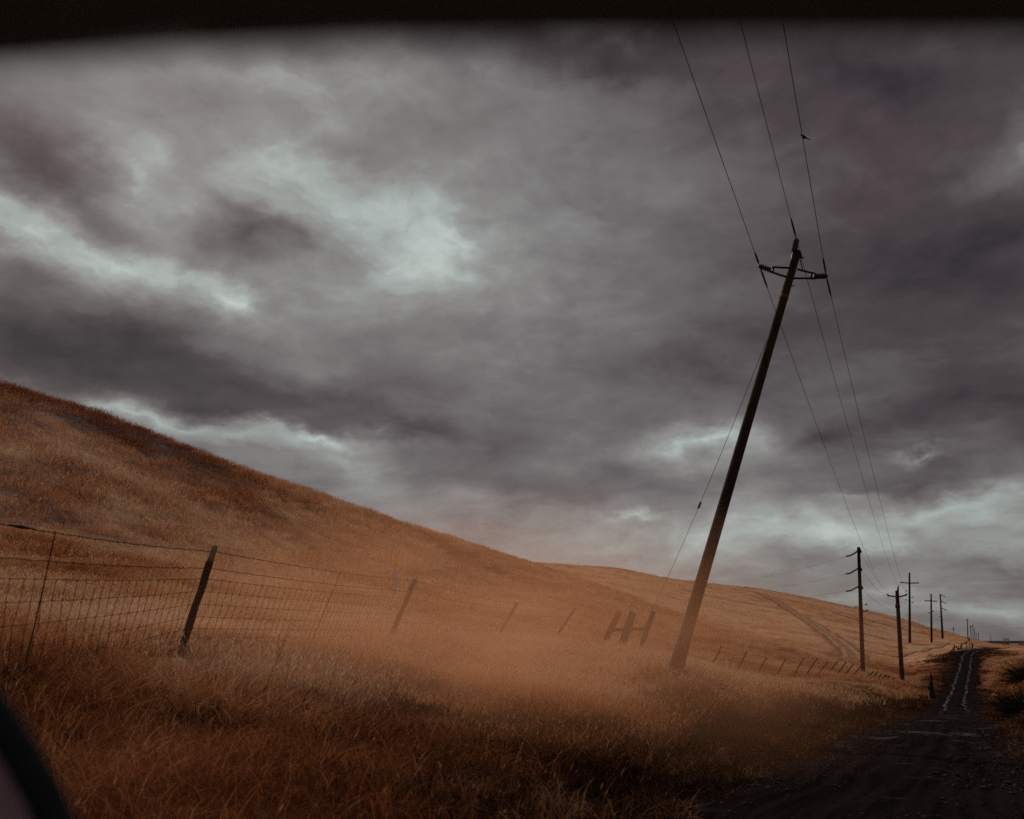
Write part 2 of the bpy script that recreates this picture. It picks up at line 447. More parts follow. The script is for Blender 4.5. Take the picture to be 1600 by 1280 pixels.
def mesh_np(me, V, quads=None, tris=None):
    me.vertices.add(len(V)); me.vertices.foreach_set('co', np.asarray(V, np.float32).ravel())
    nq = 0 if quads is None else len(quads); ntr = 0 if tris is None else len(tris)
    me.loops.add(nq * 4 + ntr * 3); me.polygons.add(nq + ntr)
    li = np.concatenate(([quads.ravel()] if nq else []) + ([tris.ravel()] if ntr else []))
    me.loops.foreach_set('vertex_index', li.astype(np.int32))
    ls = np.concatenate([np.arange(nq) * 4, nq * 4 + np.arange(ntr) * 3]).astype(np.int32)
    me.polygons.foreach_set('loop_start', ls)
    me.update(calc_edges=True); me.validate()


mesh_np(me, V, Fq, tris)
me.polygons.foreach_set('use_smooth', np.ones(len(me.polygons), bool))
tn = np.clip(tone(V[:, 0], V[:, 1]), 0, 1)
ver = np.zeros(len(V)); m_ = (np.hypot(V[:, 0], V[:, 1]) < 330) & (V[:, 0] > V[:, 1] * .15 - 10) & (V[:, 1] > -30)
ver[m_], _ = verge_dark(V[m_, 0], V[m_, 1])
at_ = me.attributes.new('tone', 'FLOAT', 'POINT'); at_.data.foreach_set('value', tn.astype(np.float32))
at_ = me.attributes.new('verge', 'FLOAT', 'POINT'); at_.data.foreach_set('value', ver.astype(np.float32))
gm, T, b = material('dry_grass_ground', .95, .05)
co = T.n('ShaderNodeTexCoord').outputs['Object']
ta = T.n('ShaderNodeAttribute', attribute_name='tone').outputs['Fac']; va = T.n('ShaderNodeAttribute', attribute_name='verge').outputs['Fac']
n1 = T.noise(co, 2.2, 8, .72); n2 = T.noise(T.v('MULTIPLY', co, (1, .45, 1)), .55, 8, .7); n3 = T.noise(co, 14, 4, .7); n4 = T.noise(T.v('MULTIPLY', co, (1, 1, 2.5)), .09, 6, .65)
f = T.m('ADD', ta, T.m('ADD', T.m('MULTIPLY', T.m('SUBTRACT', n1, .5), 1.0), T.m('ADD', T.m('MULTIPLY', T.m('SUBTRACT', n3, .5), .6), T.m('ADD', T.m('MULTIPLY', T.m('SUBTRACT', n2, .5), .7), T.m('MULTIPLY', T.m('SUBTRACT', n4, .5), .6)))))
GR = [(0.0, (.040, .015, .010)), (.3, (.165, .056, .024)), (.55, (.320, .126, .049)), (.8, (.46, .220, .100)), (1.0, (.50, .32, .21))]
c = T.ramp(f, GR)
c = T.mix(T.m('MULTIPLY', va, T.mapr(n1, .3, .6, .6, 1.0)), c, (.040, .018, .011))
# the far plain is dark scrub with pale dry patches
geo = T.sep(T.n('ShaderNodeTexCoord').outputs['Object'])
rr = T.v('LENGTH', co)
plain = T.mapr(rr, 520, 760)
pl = T.ramp(T.noise(T.v('MULTIPLY', co, (1, .35, 1)), .006, 6, .7), [(0.0, (.006, .008, .012)), (.56, (.010, .012, .014)), (.66, (.06, .05, .045)), (1.0, (.10, .085, .07))])
c = T.mix(plain, c, T.mix(T.mapr(rr, 1800, 3200), pl, (.008, .011, .016)))
T.put(b.inputs['Base Color'], c)
bp = T.n('ShaderNodeBump'); bp.inputs['Strength'].default_value = .9; bp.inputs['Distance'].default_value = .25
T.put(bp.inputs['Height'], T.m('ADD', n1, T.m('MULTIPLY', n3, .25))); T.put(b.inputs['Normal'], bp.outputs[0])
me.materials.append(gm)
g = bpy.data.objects.new('ground', me); COL.objects.link(g); tag(g, kind='structure')

# ------------------------------------------------------------------ road
nacross = 15; us = np.linspace(-1, 1, nacross)
RV, RU = [], []
for k in range(len(sd)):
    hw = HW * (1 + .07 * math.sin(sd[k] * .7) + .05 * math.sin(sd[k] * 1.9 + 1))
    for u in us:
        rut = -.035 * (math.exp(-((abs(u) - .45) / .14) ** 2)) - .03 * abs(u) ** 3
        x, y = rcx[k] + rnx[k] * u * hw, rcy[k] + rny[k] * u * hw
        z = rz[k] + rut + .02 * float(fbm(np.array([x * 1.7]), np.array([y * 1.7]), 2, 5)[0])
        RV.append((x, y, z + .015)); RU.append((u, sd[k]))
RV = np.array(RV); qi = (np.arange(len(sd) - 1)[:, None] * nacross + np.arange(nacross - 1)[None]).ravel()
rme = bpy.data.meshes.new('road'); mesh_np(rme, RV, np.stack([qi, qi + 1, qi + nacross + 1, qi + nacross], 1))
if rme.polygons[0].normal.z < 0: rme.flip_normals()
rme.polygons.foreach_set('use_smooth', np.ones(len(rme.polygons), bool))
ru = np.array(RU)
for nm, col_ in (('across', 0), ('along', 1)):
    a_ = rme.attributes.new(nm, 'FLOAT', 'POINT'); a_.data.foreach_set('value', ru[:, col_].astype(np.float32))
rm, T, b = material('wet_dirt_road', .8, .25)
ac = T.n('ShaderNodeAttribute', attribute_name='across').outputs['Fac']; al = T.n('ShaderNodeAttribute', attribute_name='along').outputs['Fac']
co = T.n('ShaderNodeTexCoord').outputs['Object']
na = T.noise(co, 1.1, 6, .65); nb = T.noise(co, 16, 5, .7); ng = T.noise(T.comb(T.m('MULTIPLY', ac, 4.0), T.m('MULTIPLY', al, .12), 0.0), 2.5, 4, .6)
wob = T.m('MULTIPLY', T.m('SUBTRACT', T.noise(T.comb(0.0, al, 0.0), .09, 5, .75), .5), .55)
rut = T.m('ABSOLUTE', T.m('SUBTRACT', T.m('ABSOLUTE', T.m('ADD', ac, wob)), .32))
far = T.mapr(al, 75, 105)
wet = T.m('MULTIPLY', T.mapr(T.m('ADD', rut, T.m('MULTIPLY', T.m('SUBTRACT', nb, .5), .05)), .060, .015), T.m('MULTIPLY', far, T.mapr(T.noise(co, .40, 5, .7), .42, .54)))
pud = T.m('MULTIPLY', T.mapr(T.noise(T.v('MULTIPLY', co, (1.0, .6, 1.0)), .8, 5, .65), .56, .70), T.mapr(al, 44, 52))
pud = T.m('MULTIPLY', pud, T.mapr(al, 92, 80))
wet = T.m('MAXIMUM', T.m('MULTIPLY', wet, .75), T.m('MULTIPLY', pud, .45))
base = T.mix(T.mapr(ng, .35, .65), (.006, .0055, .0065), (.019, .0125, .013))
base = T.mix(T.mapr(nb, .58, .72), base, (.050, .034, .028))
base = T.mix(T.m('MULTIPLY', T.mapr(na, .60, .68), T.mapr(T.m('ABSOLUTE', ac), .5, .2)), base, (.045, .022, .014))
T.put(b.inputs['Base Color'], T.mix(wet, base, (.02, .018, .018)))
T.put(b.inputs['Roughness'], T.mapr(wet, 0.0, 1.0, 1.0, .26)); T.put(b.inputs['Specular IOR Level'], T.mapr(wet, 0, 1, 0.0, .7))
bp = T.n('ShaderNodeBump'); bp.inputs['Distance'].default_value = .03
T.put(bp.inputs['Strength'], T.mapr(wet, 0, 1, .8, .05)); T.put(bp.inputs['Height'], nb); T.put(b.inputs['Normal'], bp.outputs[0])
rme.materials.append(rm)
ro = bpy.data.objects.new('road', rme); COL.objects.link(ro); tag(ro, kind='structure')


def ribbon(name, pts, width, mat, off=.12, step=2.0):
    """a strip draped over the land through the given places of the photograph"""
    P = []
    for px, py in pts:
        r = find_r(px, py, 60, 600); a = az_t(px, py)[0]; P.append((r * math.sin(a), r * math.cos(a)))
    P = np.array(P); s = np.concatenate([[0], np.cumsum(np.hypot(*np.diff(P, axis=0).T))])
    si = np.arange(0, s[-1], step); x = pchip(s, P[:, 0], si); y = pchip(s, P[:, 1], si)
    nx, ny = np.gradient(y, si), -np.gradient(x, si); q = np.hypot(nx, ny) + 1e-9; nx /= q; ny /= q
    uu = np.linspace(-1, 1, 9); vs = []
    wj = width * (.5 + .12 * fbm(si * .1, si * 0, 3, 5))
    for u in uu:
        X = x + nx * u * wj; Y = y + ny * u * wj; vs.append(np.stack([X, Y, ground(X, Y) + off], 1))
    vs = np.stack(vs, 1).reshape(-1, 3); k = (np.arange(len(si) - 1)[:, None] * 9 + np.arange(8)[None]).ravel()
    m = bpy.data.meshes.new(name); mesh_np(m, vs, np.stack([k, k + 1, k + 10, k + 9], 1))
    if m.polygons[0].normal.z < 0: m.flip_normals()
    at_ = m.attributes.new('across', 'FLOAT', 'POINT'); at_.data.foreach_set('value', np.tile(uu, len(si)).astype(np.float32))
    m.polygons.foreach_set('use_smooth', np.ones(len(m.polygons), bool))
    m.materials.append(mat); o = bpy.data.objects.new(name, m); COL.objects.link(o); tag(o, kind='structure')
    return o


tm, T, b = material('bare_track_earth', .95, .05)
ac = T.n('ShaderNodeAttribute', attribute_name='across').outputs['Fac']; co = T.n('ShaderNodeTexCoord').outputs['Object']
n1 = T.noise(co, .8, 6, .7)
ru_ = T.mapr(T.m('ABSOLUTE', T.m('SUBTRACT', T.m('ABSOLUTE', ac), .42)), .08, .2)
c = T.mix(T.m('MULTIPLY', ru_, T.mapr(n1, .3, .7, .3, .8)), (.40, .23, .13), (.13, .062, .034))
c = T.mix(T.m('MAXIMUM', T.mapr(ac, .45, .62), T.mapr(ac, -.60, -.72)), c, (.045, .022, .014))
c = T.mix(T.mapr(n1, .45, .6, 0, .5), c, (.12, .06, .032))
T.put(b.inputs['Base Color'], T.mix(T.mapr(T.m('ADD', T.m('ABSOLUTE', ac), T.m('MULTIPLY', T.m('SUBTRACT', n1, .5), 1.6)), .55, .95), c, (.28, .135, .07)))
pm = noisy('pale_path_earth', (.20, .11, .06), (.38, .24, .15), 1.5, .95, .2)
ribbon('dirt_track', [(1185, 926), (1215, 941), (1250, 962), (1285, 986), (1312, 1004), (1328, 1020), (1334, 1034), (1330, 1046)], 5.2, tm)
ribbon('path', [(1395, 1026), (1420, 1021), (1445, 1016), (1468, 1011), (1482, 1005)], 1.7, pm, .15)
ribbon('upper_path', [(1300, 958), (1330, 966), (1360, 978)], 1.8, tm, .15)


# ------------------------------------------------------------------ grass
def grass_mat(name, stops, transl=.35):
    m = bpy.data.materials.new(name); m.use_nodes = True; T = NT(m.node_tree)
    m.node_tree.nodes.clear(); o = T.n('ShaderNodeOutputMaterial')
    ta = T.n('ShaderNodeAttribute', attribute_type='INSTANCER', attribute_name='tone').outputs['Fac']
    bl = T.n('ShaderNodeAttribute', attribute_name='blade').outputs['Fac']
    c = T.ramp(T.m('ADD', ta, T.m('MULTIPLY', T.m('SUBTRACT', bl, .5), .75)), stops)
    df = T.n('ShaderNodeBsdfDiffuse'); tr = T.n('ShaderNodeBsdfTranslucent'); mx = T.n('ShaderNodeMixShader'); mx.inputs[0].default_value = transl
    T.put(df.inputs[0], c); T.put(tr.inputs[0], c)
    m.node_tree.links.new(df.outputs[0], mx.inputs[1]); m.node_tree.links.new(tr.outputs[0], mx.inputs[2]); m.node_tree.links.new(mx.outputs[0], o.inputs[0])
    return m


GM = grass_mat('dry_grass_blades', [(0.0, (.080, .025, .014)), (.3, (.235, .068, .029)), (.55, (.42, .158, .062)), (.8, (.58, .29, .130)), (1.0, (.64, .45, .31))])
VM = grass_mat('verge_weed_leaves', [(0.0, (.006, .005, .005)), (.45, (.042, .016, .009)), (.75, (.120, .048, .022)), (1.0, (.26, .14, .07))])


def clump(name, mat, n, rad, h0, h1, width, lean=.35, segs=3, heads=0.0, flat_=0.0, seed=0):
    rng = np.random.default_rng(seed); Vs, Fs, B = [], [], []
    for i in range(n):
        a = rng.uniform(0, 2 * math.pi); q = rad * math.sqrt(rng.uniform()); bx, by = q * math.cos(a), q * math.sin(a)
        h = rng.uniform(h0, h1); w0 = width * rng.uniform(.6, 1.3)
        la = rng.normal(0, .9) if rng.uniform() > flat_ else rng.uniform(0, 6.28)
        ln = lean * rng.uniform(.2, 1.7) + flat_ * rng.uniform(0, 1.2)
        dx, dy = math.cos(la), math.sin(la); fa = rng.uniform(0, math.pi); wx, wy = math.cos(fa), math.sin(fa)
        tone_b = rng.uniform(); b0 = len(Vs); stalk = rng.uniform() < heads
        for s in range(segs + 1):
            t = s / segs; bend = ln * h * t ** 1.8; z = h * t * math.sqrt(max(.15, 1 - (ln * t * .6) ** 2))
            w = w0 * (1 - t * .85) * (.5 if stalk else 1)
            cx, cy = bx + dx * bend, by + dy * bend
            if s < segs or stalk:
                Vs += [(cx - wx * w, cy - wy * w, z), (cx + wx * w, cy + wy * w, z)]
            else:
                Vs.append((cx, cy, z))
        for s in range(segs):
            p = b0 + 2 * s
            if s < segs - 1 or stalk: Fs.append((p, p + 1, p + 3, p + 2))
            else: Fs.append((p, p + 1, p + 2))
        if stalk:     # drooping seed head
            p = len(Vs); hw = w0 * 1.7; L = .07 * h / .6
            Vs += [(cx, cy, z - L), (cx + wx * hw + dx * L * .4, cy + wy * hw + dy * L * .4, z), (cx + dx * L, cy + dy * L, z + L * .9), (cx - wx * hw + dx * L * .4, cy - wy * hw + dy * L * .4, z)]
            Fs.append((p, p + 1, p + 2, p + 3)); tone_b = rng.uniform(.75, 1.15)
        B += [tone_b] * (len(Vs) - b0)
    m = bpy.data.meshes.new(name); m.from_pydata(Vs, [], Fs); m.update()
    a_ = m.attributes.new('blade', 'FLOAT', 'POINT'); a_.data.foreach_set('value', np.array(B, np.float32))
    m.materials.append(mat)
    return bpy.data.objects.new(name, m)


def scatter(name, clumps, P, yaw, scale, tn, label, tilt=None):
    """many copies of a few tufts as ONE geometry-nodes object of kind stuff"""
    coll = bpy.data.collections.new(name + '_tufts')
    for i, c in enumerate(clumps):
        coll.objects.link(c)
    m = bpy.data.meshes.new(name); m.vertices.add(len(P)); m.vertices.foreach_set('co', np.asarray(P, np.float32).ravel())
    rot = np.zeros((len(P), 3), np.float32); rot[:, 2] = yaw
    if tilt is not None: rot[:, 0] = tilt[:, 0]; rot[:, 1] = tilt[:, 1]
    m.attributes.new('rot', 'FLOAT_VECTOR', 'POINT').data.foreach_set('vector', rot.ravel())
    m.attributes.new('scl', 'FLOAT', 'POINT').data.foreach_set('value', np.asarray(scale, np.float32))
    m.attributes.new('tone', 'FLOAT', 'POINT').data.foreach_set('value', np.asarray(tn, np.float32))
    m.attributes.new('pick', 'INT', 'POINT').data.foreach_set('value', RNG.integers(0, len(clumps), len(P)).astype(np.int32))
    o = bpy.data.objects.new(name, m); COL.objects.link(o)
    ng = bpy.data.node_groups.new(name, 'GeometryNodeTree')
    ng.interface.new_socket('Geometry', in_out='INPUT', socket_type='NodeSocketGeometry'); ng.interface.new_socket('Geometry', in_out='OUTPUT', socket_type='NodeSocketGeometry')
    N = ng.nodes; L = ng.links
    gi = N.new('NodeGroupInput'); go = N.new('NodeGroupOutput'); ip = N.new('GeometryNodeInstanceOnPoints'); ci = N.new('GeometryNodeCollectionInfo')
    ci.inputs['Collection'].default_value = coll; ci.inputs['Separate Children'].default_value = True; ci.inputs['Reset Children'].default_value = True
    def na(nm, dt):
        q = N.new('GeometryNodeInputNamedAttribute'); q.data_type = dt; q.inputs['Name'].default_value = nm; return [s for s in q.outputs if s.enabled and s.name == 'Attribute'][0]
    mp = N.new('GeometryNodeMeshToPoints')
    L.new(gi.outputs[0], mp.inputs[0]); L.new(mp.outputs[0], ip.inputs['Points']); L.new(ci.outputs[0], ip.inputs['Instance'])
    ip.inputs['Pick Instance'].default_value = True
    L.new(na('pick', 'INT'), ip.inputs['Instance Index']); L.new(na('rot', 'FLOAT_VECTOR'), ip.inputs['Rotation']); L.new(na('scl', 'FLOAT'), ip.inputs['Scale'])
    L.new(ip.outputs[0], go.inputs[0])
    md = o.modifiers.new('tufts', 'NODES'); md.node_group = ng
    tag(o, label, kind='stuff')
    return o


def points(n, r0, r1, a0=-46, a1=40, power=1.0):
    """places spread evenly over a wedge of ground (power>1 crowds them towards the near side)"""
    u = RNG.uniform(size=n) ** power; r = np.sqrt(r0 * r0 + u * (r1 * r1 - r0 * r0)); a = np.radians(RNG.uniform(a0, a1, n))
    return r * np.sin(a), r * np.cos(a)


near_c = [clump('tuft', GM, 150, .40, .10, .30, .0028, .55, 3, .20, .45, 100 + i) for i in range(6)]
mat_c = [clump('matted_tuft', GM, 260, .45, .08, .32, .0023, .95, 4, .006, .9, 200 + i) for i in range(6)]
mid_c = [clump('far_tuft', GM, 120, 1.1, .10, .29, .010, .40, 2, .12, .3, 300 + i) for i in range(5)]
hill_c = [clump('hill_tuft', GM, 60, 2.6, .25, .6, .04, .25, 2, 0, .1, 400 + i) for i in range(5)]
weed_c = [clump('weed', VM, 170, .34, .05, .22, .0048, .8, 2, .05, .9, 500 + i) for i in range(6)]

# near field, fence side and verge
x, y = points(19000, 4.5, 34, power=1.12); D = verge_dark(x, y); keep = (D[1] > HW + .35 + .6 * RNG.uniform(size=len(x))) & (D[0] < RNG.uniform(.05, .85, len(x)))
keep &= (y > 3.4) | (x < -4)
x, y = x[keep], y[keep]; z = ground(x, y) - .03
tn = np.clip(tone(x, y) + RNG.normal(0, .07, len(x)) - .2 * verge_dark(x, y)[0], 0, 1)
FPB = [(r_ * math.sin(az_t(xx_, 1000)[0]), r_ * math.cos(az_t(xx_, 1000)[0])) for xx_, r_ in ((280, 11.1), (280, 10.5), (604, 17.0), (777, 28.3), (1060, 17.4))]
kp = np.ones(len(x), bool)
for fx_, fy_ in FPB: kp &= (x - fx_) ** 2 + (y - fy_) ** 2 > .42 ** 2
x, y, z, tn = x[kp], y[kp], z[kp], tn[kp]
sc = RNG.uniform(.75, 1.25, len(x)) * np.where(np.hypot(x, y) < 13, .85, 1.0) * (1 + .5 * fbm(x * .8, y * .8, 2, 61))
tall = np.hypot(x, y) > 10.5 + 2 * fbm(x, y, 2, 8)
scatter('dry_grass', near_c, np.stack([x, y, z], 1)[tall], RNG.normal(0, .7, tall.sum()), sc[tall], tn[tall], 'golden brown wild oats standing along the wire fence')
nt_ = ~tall
sw = 1.2 * fbm(x[nt_] * .45, y[nt_] * .45, 2, 15) * 2.2 - .35
scatter('matted_grass', mat_c, np.stack([x, y, z], 1)[nt_], sw, sc[nt_] * 1.05, tn[nt_] * 1.0, 'russet matted grass, painted dim, in the foreground below the fence', np.stack([RNG.normal(0, .15, nt_.sum()), RNG.normal(.2, .2, nt_.sum())], 1))
# middle distance
x, y = points(26000, 30, 145, -46, 44); D = road_dist(x, y)[2]; keep = D > HW + 1.1; x, y = x[keep], y[keep]
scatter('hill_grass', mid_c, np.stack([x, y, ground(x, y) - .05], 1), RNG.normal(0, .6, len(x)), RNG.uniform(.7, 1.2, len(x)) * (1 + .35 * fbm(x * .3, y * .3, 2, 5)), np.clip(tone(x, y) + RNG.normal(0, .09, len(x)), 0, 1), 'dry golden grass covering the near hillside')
x, y = points(15000, 135, 520, -40, 38, .9); D = road_dist(x, y)[2]; keep = (D > HW + 2.5); x, y = x[keep], y[keep]
trk = bpy.data.objects['dirt_track'].data; tv = np.array([v.co[:2] for v in trk.vertices])[4::9]
dm = np.array([np.min((tv[:, 0] - a) ** 2 + (tv[:, 1] - b_) ** 2) for a, b_ in zip(x, y)]); keep = dm > 3.4 ** 2; x, y = x[keep], y[keep]
scatter('distant_grass', hill_c, np.stack([x, y, ground(x, y) - .1], 1), RNG.normal(0, .6, len(x)), RNG.uniform(.45, .8, len(x)), np.clip(tone(x, y) + RNG.normal(0, .09, len(x)), 0, 1), 'pale dry grass on the far hill behind the poles')
# verge weeds on both sides of the road
k = RNG.integers(0, len(sd), 15000); side = RNG.choice([-1, 1], 15000, p=[.55, .45]); off = HW * .86 + np.abs(RNG.normal(0, 2.1, 15000)) * np.where(side > 0, 1.3, 1)
x = rcx[k] + rnx[k] * side * off + RNG.normal(0, .3, 15000); y = rcy[k] + rny[k] * side * off + RNG.normal(0, .3, 15000)
keep = (y > 6.5) & (np.hypot(x, y) < 190) & (road_dist(x, y)[2] > HW * .8); x, y = x[keep], y[keep]
tnw = np.clip(.36 + fbm(x * .9, y * .9, 3, 31) * .5 + RNG.normal(0, .26, len(x)), 0, 1)
scatter('verge_weeds', weed_c, np.stack([x, y, ground(x, y) - .01], 1), RNG.uniform(0, 6.28, len(x)), RNG.uniform(.6, 1.5, len(x)), tnw, 'low dark weeds and straw along both road edges')


# loose stones and clods on the road margins
def stones(name, mat, n, rad, s0, s1, seed):
    rng = np.random.default_rng(seed); bm = bmesh.new()
    for i in range(n):
        s_ = rng.uniform(s0, s1); a_ = rng.uniform(0, 6.28); q_ = rad * math.sqrt(rng.uniform())
        m_ = Matrix.Translation((q_ * math.cos(a_), q_ * math.sin(a_), s_ * .2)) @ Matrix.Rotation(rng.uniform(0, 6), 4, 'Z') @ Matrix.Diagonal((s_, s_ * rng.uniform(.6, 1), s_ * rng.uniform(.4, .8), 1))
        r_ = bmesh.ops.create_icosphere(bm, subdivisions=1, radius=1, matrix=m_)
        for v_ in r_['verts']: v_.co += Vector(rng.normal(0, s_ * .12, 3))
    m = bpy.data.meshes.new(name); bm.to_mesh(m); bm.free(); m.materials.append(mat)
    a_ = m.attributes.new('blade', 'FLOAT', 'POINT'); return bpy.data.objects.new(name, m)


M_stone = noisy('road_stone', (.014, .010, .009), (.06, .040, .032), 9, .9, 0)
st_c = [stones('stone', M_stone, 9, .30, .008, .03, 700 + i) for i in range(4)]
k = RNG.integers(0, len(sd), 5200); side = RNG.choice([-1, 1], 5200); off = HW * .95 + RNG.normal(0, .42, 5200)
off = np.where(RNG.uniform(size=5200) < .25, RNG.uniform(0, HW, 5200), off)
x = rcx[k] + rnx[k] * side * off; y = rcy[k] + rny[k] * side * off; kp = (y > 6) & (np.hypot(x, y) < 60); x, y = x[kp], y[kp]
dr_, rz_, _, _ = road_dist(x, y)
scatter('gravel', st_c, np.stack([x, y, np.where(np.abs(dr_) < HW, rz_ + .0, ground(x, y))], 1), RNG.uniform(0, 6.28, len(x)), RNG.uniform(.5, 1.4, len(x)), RNG.uniform(0, 1, len(x)), 'loose stones and clods along the muddy road')

# ------------------------------------------------------------------ leaning utility pole in the foreground
R0 = 18.0
ptop = at(1246, 393, 19.2); foot_ = at(1055, 1048, R0)
base = foot_ - (ptop - foot_).normalized() * .35
pole = empty('utility_pole', gpt(1060, R0), 'tall dark wooden utility pole leaning right beside the wire fence', 'utility pole')
ax = ptop - base
mb = MB(); n = 26
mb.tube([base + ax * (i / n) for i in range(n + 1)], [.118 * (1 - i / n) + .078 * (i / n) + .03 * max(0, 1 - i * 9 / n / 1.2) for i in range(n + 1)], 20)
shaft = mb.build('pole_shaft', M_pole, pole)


def insulator(p0, p1, r=.065, n=6):
    mb = MB(); pts, rad = [], []
    for i in range(n * 4 + 1):
        t = i / (n * 4); pts.append(p0.lerp(p1, t)); rad.append(r * (1.0 if i % 4 in (1, 2) else .62))
    pts.append(p1 + (p1 - p0).normalized() * .03); rad.append(r * .45)
    return mb.tube(pts, rad, 14)


RT = 19.15
A = lambda x, y, dr=0: at(x, y, RT + dr)
axn = ax.normalized()
wl = A(1187, 416, -.35); wr = A(1291, 431.5, .35); wt = A(1244.5, 375, -.05)
def arm(name, segs, rad=.022):
    mb = MB()
    for s in segs: mb.tube(s, rad, 8)
    return mb.build(name, M_steel, pole)
al_ = arm('bracket_arm', [[A(1237, 419), A(1220, 418.2, -.13), A(1206, 417.4, -.24)], [A(1232, 434), A(1218, 429.5, -.13), A(1203.5, 424.5, -.25)], [A(1209, 417, -.23), A(1207, 426, -.23)], [A(1203.5, 419, -.25), A(1202.5, 425, -.25)]])
ar_ = arm('bracket_arm', [[A(1246, 421), A(1260, 424.5, .1), A(1273, 427.5, .22)], [A(1240, 435), A(1258, 435, .12), A(1274, 435.5, .22)], [A(1268, 426.5, .18), A(1267, 435, .18)], [A(1273, 427, .22), A(1273.5, 436, .22)]])
il = insulator(A(1204, 422, -.26), wl, .058).build('insulator', M_porc, pole)
ir = insulator(A(1274, 432, .22), wr, .058).build('insulator', M_porc, pole)
it = insulator(A(1240.5, 393, -.12), wt, .062).build('insulator', M_porc, pole)
arm('top_bracket', [[A(1240.5, 393, -.12), A(1238.5, 402, -.13), A(1236, 416, -.13)]], .03)
arm('bolt', [[A(1246, 402.5), A(1256, 402.5, -.05)]], .014)
arm('bolt', [[A(1229, 447), A(1242, 446.8, .05)]], .012)
arm('brace', [[A(1250, 405, -.05), A(1254, 421, .0)]], .012)
arm('cap_bracket', [[A(1246, 392.5), A(1251.5, 397.5)], [A(1251.5, 397), A(1251.5, 404)]], .022)
mb = MB(); c0_ = base.lerp(ptop, .882)
mb.tube([c0_ - axn * .06, c0_ + axn * .04], .087, 20); mb.build('rusty_band', M_rust, pole)
mb = MB(); mb.tube([base.lerp(ptop, t) + Vector((-.03, -1, .2)).normalized() * (.118 * (1 - t) + .078 * t + .003) for t in [i / 30 for i in range(2, 27)]], .006, 5)
mb.build('ground_wire', M_wire, pole)
# guy wire down to an anchor behind
ga = base.lerp(ptop, .885); gb = gpt(985, 33)
gmid = lambda t: ga.lerp(gb, t) - Vector((0, 0, .25 * math.sin(math.pi * t)))
tg = [i / 24 for i in range(25)]
mb = MB(); mb.tube([gmid(t) for t in tg], .006, 5); guy = mb.build('guy_wire', M_wire, pole)
tk = min([i / 600 for i in range(20, 580)], key=lambda t: abs((gmid(t).z - EYE) / math.hypot(*gmid(t).xy) - az_t(1070, 791)[1]))
sub(MB().tube([gmid(tk - .008), gmid(tk + .006)], [.034, .034], 8), 'guy_insulator', noisy('pale_guy_insulator', (.20, .19, .18), (.34, .32, .31), 20, .5, 0), guy)
# earth and stones heaped at the foot
mb = MB(); mb.tube([foot_ - Vector((0, 0, .30)), foot_ - Vector((0, 0, .06)), foot_ + Vector((.02, 0, .07))], [.45, .24, .13], 18)
foot = mb.build('earth_mound', noisy('turned_earth', (.06, .03, .018), (.16, .08, .045), 6, .95, .6), pole)


# ------------------------------------------------------------------ farther poles
def far_pole(label, xb, yb, xt, yt, r, w0, w1, arms=(), group='utility poles going away along the road', bumps=()):
    b_ = gpt(xb, r); t_ = at(xt, yt, r)
    a0 = az_t(xb, 1000)[0]; b_ = Vector((r * math.sin(az_t(xb, yb)[0]), r * math.cos(az_t(xb, yb)[0]), 0)); b_.z = float(ground(b_.x, b_.y)[0]) - .3
    root = empty('utility_pole', b_ + Vector((0, 0, .3)), label, 'utility pole', group)
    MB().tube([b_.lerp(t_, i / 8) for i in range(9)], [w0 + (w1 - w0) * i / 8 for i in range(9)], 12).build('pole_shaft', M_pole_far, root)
    for nm, pts, rad in arms:
        MB().tube([at(x_, y_, r + dr) for x_, y_, dr in pts], rad, 8).build(nm, M_steel if nm != 'crossarm' else M_pole_far, root)
    return root, r


rA = 102.0
far_pole('tall brown pole with three curved arms on its left side', 1348.5, 1056, 1341.5, 855, rA, .22, .15, arms=[
 ('curved_arm', [(1341.5, 860, 0), (1334, 865.5, 0), (1328, 868.5, -.2), (1321.5, 869.3, -.3)], .075), ('curved_arm', [(1341.5, 888, 0), (1334, 892.5, 0), (1328, 896, -.2), (1321.5, 896.8, -.3)], .075),
 ('curved_arm', [(1342.5, 916, 0), (1335, 920, 0), (1329, 923, -.2), (1321.5, 923.8, -.3)], .075),
 ('insulator', [(1342.5, 857, 0), (1344.5, 863.5, .2)], [.1, .16]), ('insulator', [(1343, 885, 0), (1345.5, 891.5, .2)], [.1, .16]), ('insulator', [(1344, 914, 0), (1347, 920, .2)], [.1, .16]),
 ('side_arm', [(1345, 949, 0), (1340, 948.6, 0), (1334.5, 948.2, 0)], .05), ('side_arm', [(1347, 956.5, 0), (1352, 955, 0), (1356.5, 953, 0)], .05), ('side_arm', [(1346, 946.5, 0), (1351.5, 945, 0)], .02), ('insulator', [(1351.5, 944.7, 0), (1355.5, 944, 0)], .06)])
r2 = 103.0
p2 = [(1386.5, 929.5), (1403.3, 916), (1417, 929.5)]
far_pole('shorter brown pole with a shallow forked arm and top pin', 1410.5, 1076, 1401.5, 923, r2, .23, .17, arms=[
 ('fork_arm', [(1402, 933, 0), (1395, 931.8, 0), (1388, 931, -.1)], .07), ('fork_arm', [(1402, 933, 0), (1409, 931.8, 0), (1415, 930.2, .1)], .07),
 ('insulator', [(1388.5, 931, -.1), (1385.8, 928.5, -.1)], [.1, .06]), ('insulator', [(1414.5, 930.5, .1), (1417.5, 928, .1)], [.1, .06]), ('insulator', [(1403, 924, 0), (1403.5, 915, 0)], [.12, .05]),
 ('cutout_box', [(1400.5, 944, -.3), (1401, 950, -.3)], .14), ('cutout_box', [(1405, 946, -.2), (1405.4, 949, -.2)], .1)])
rB = find_r(1421, 1005, 150, 500)
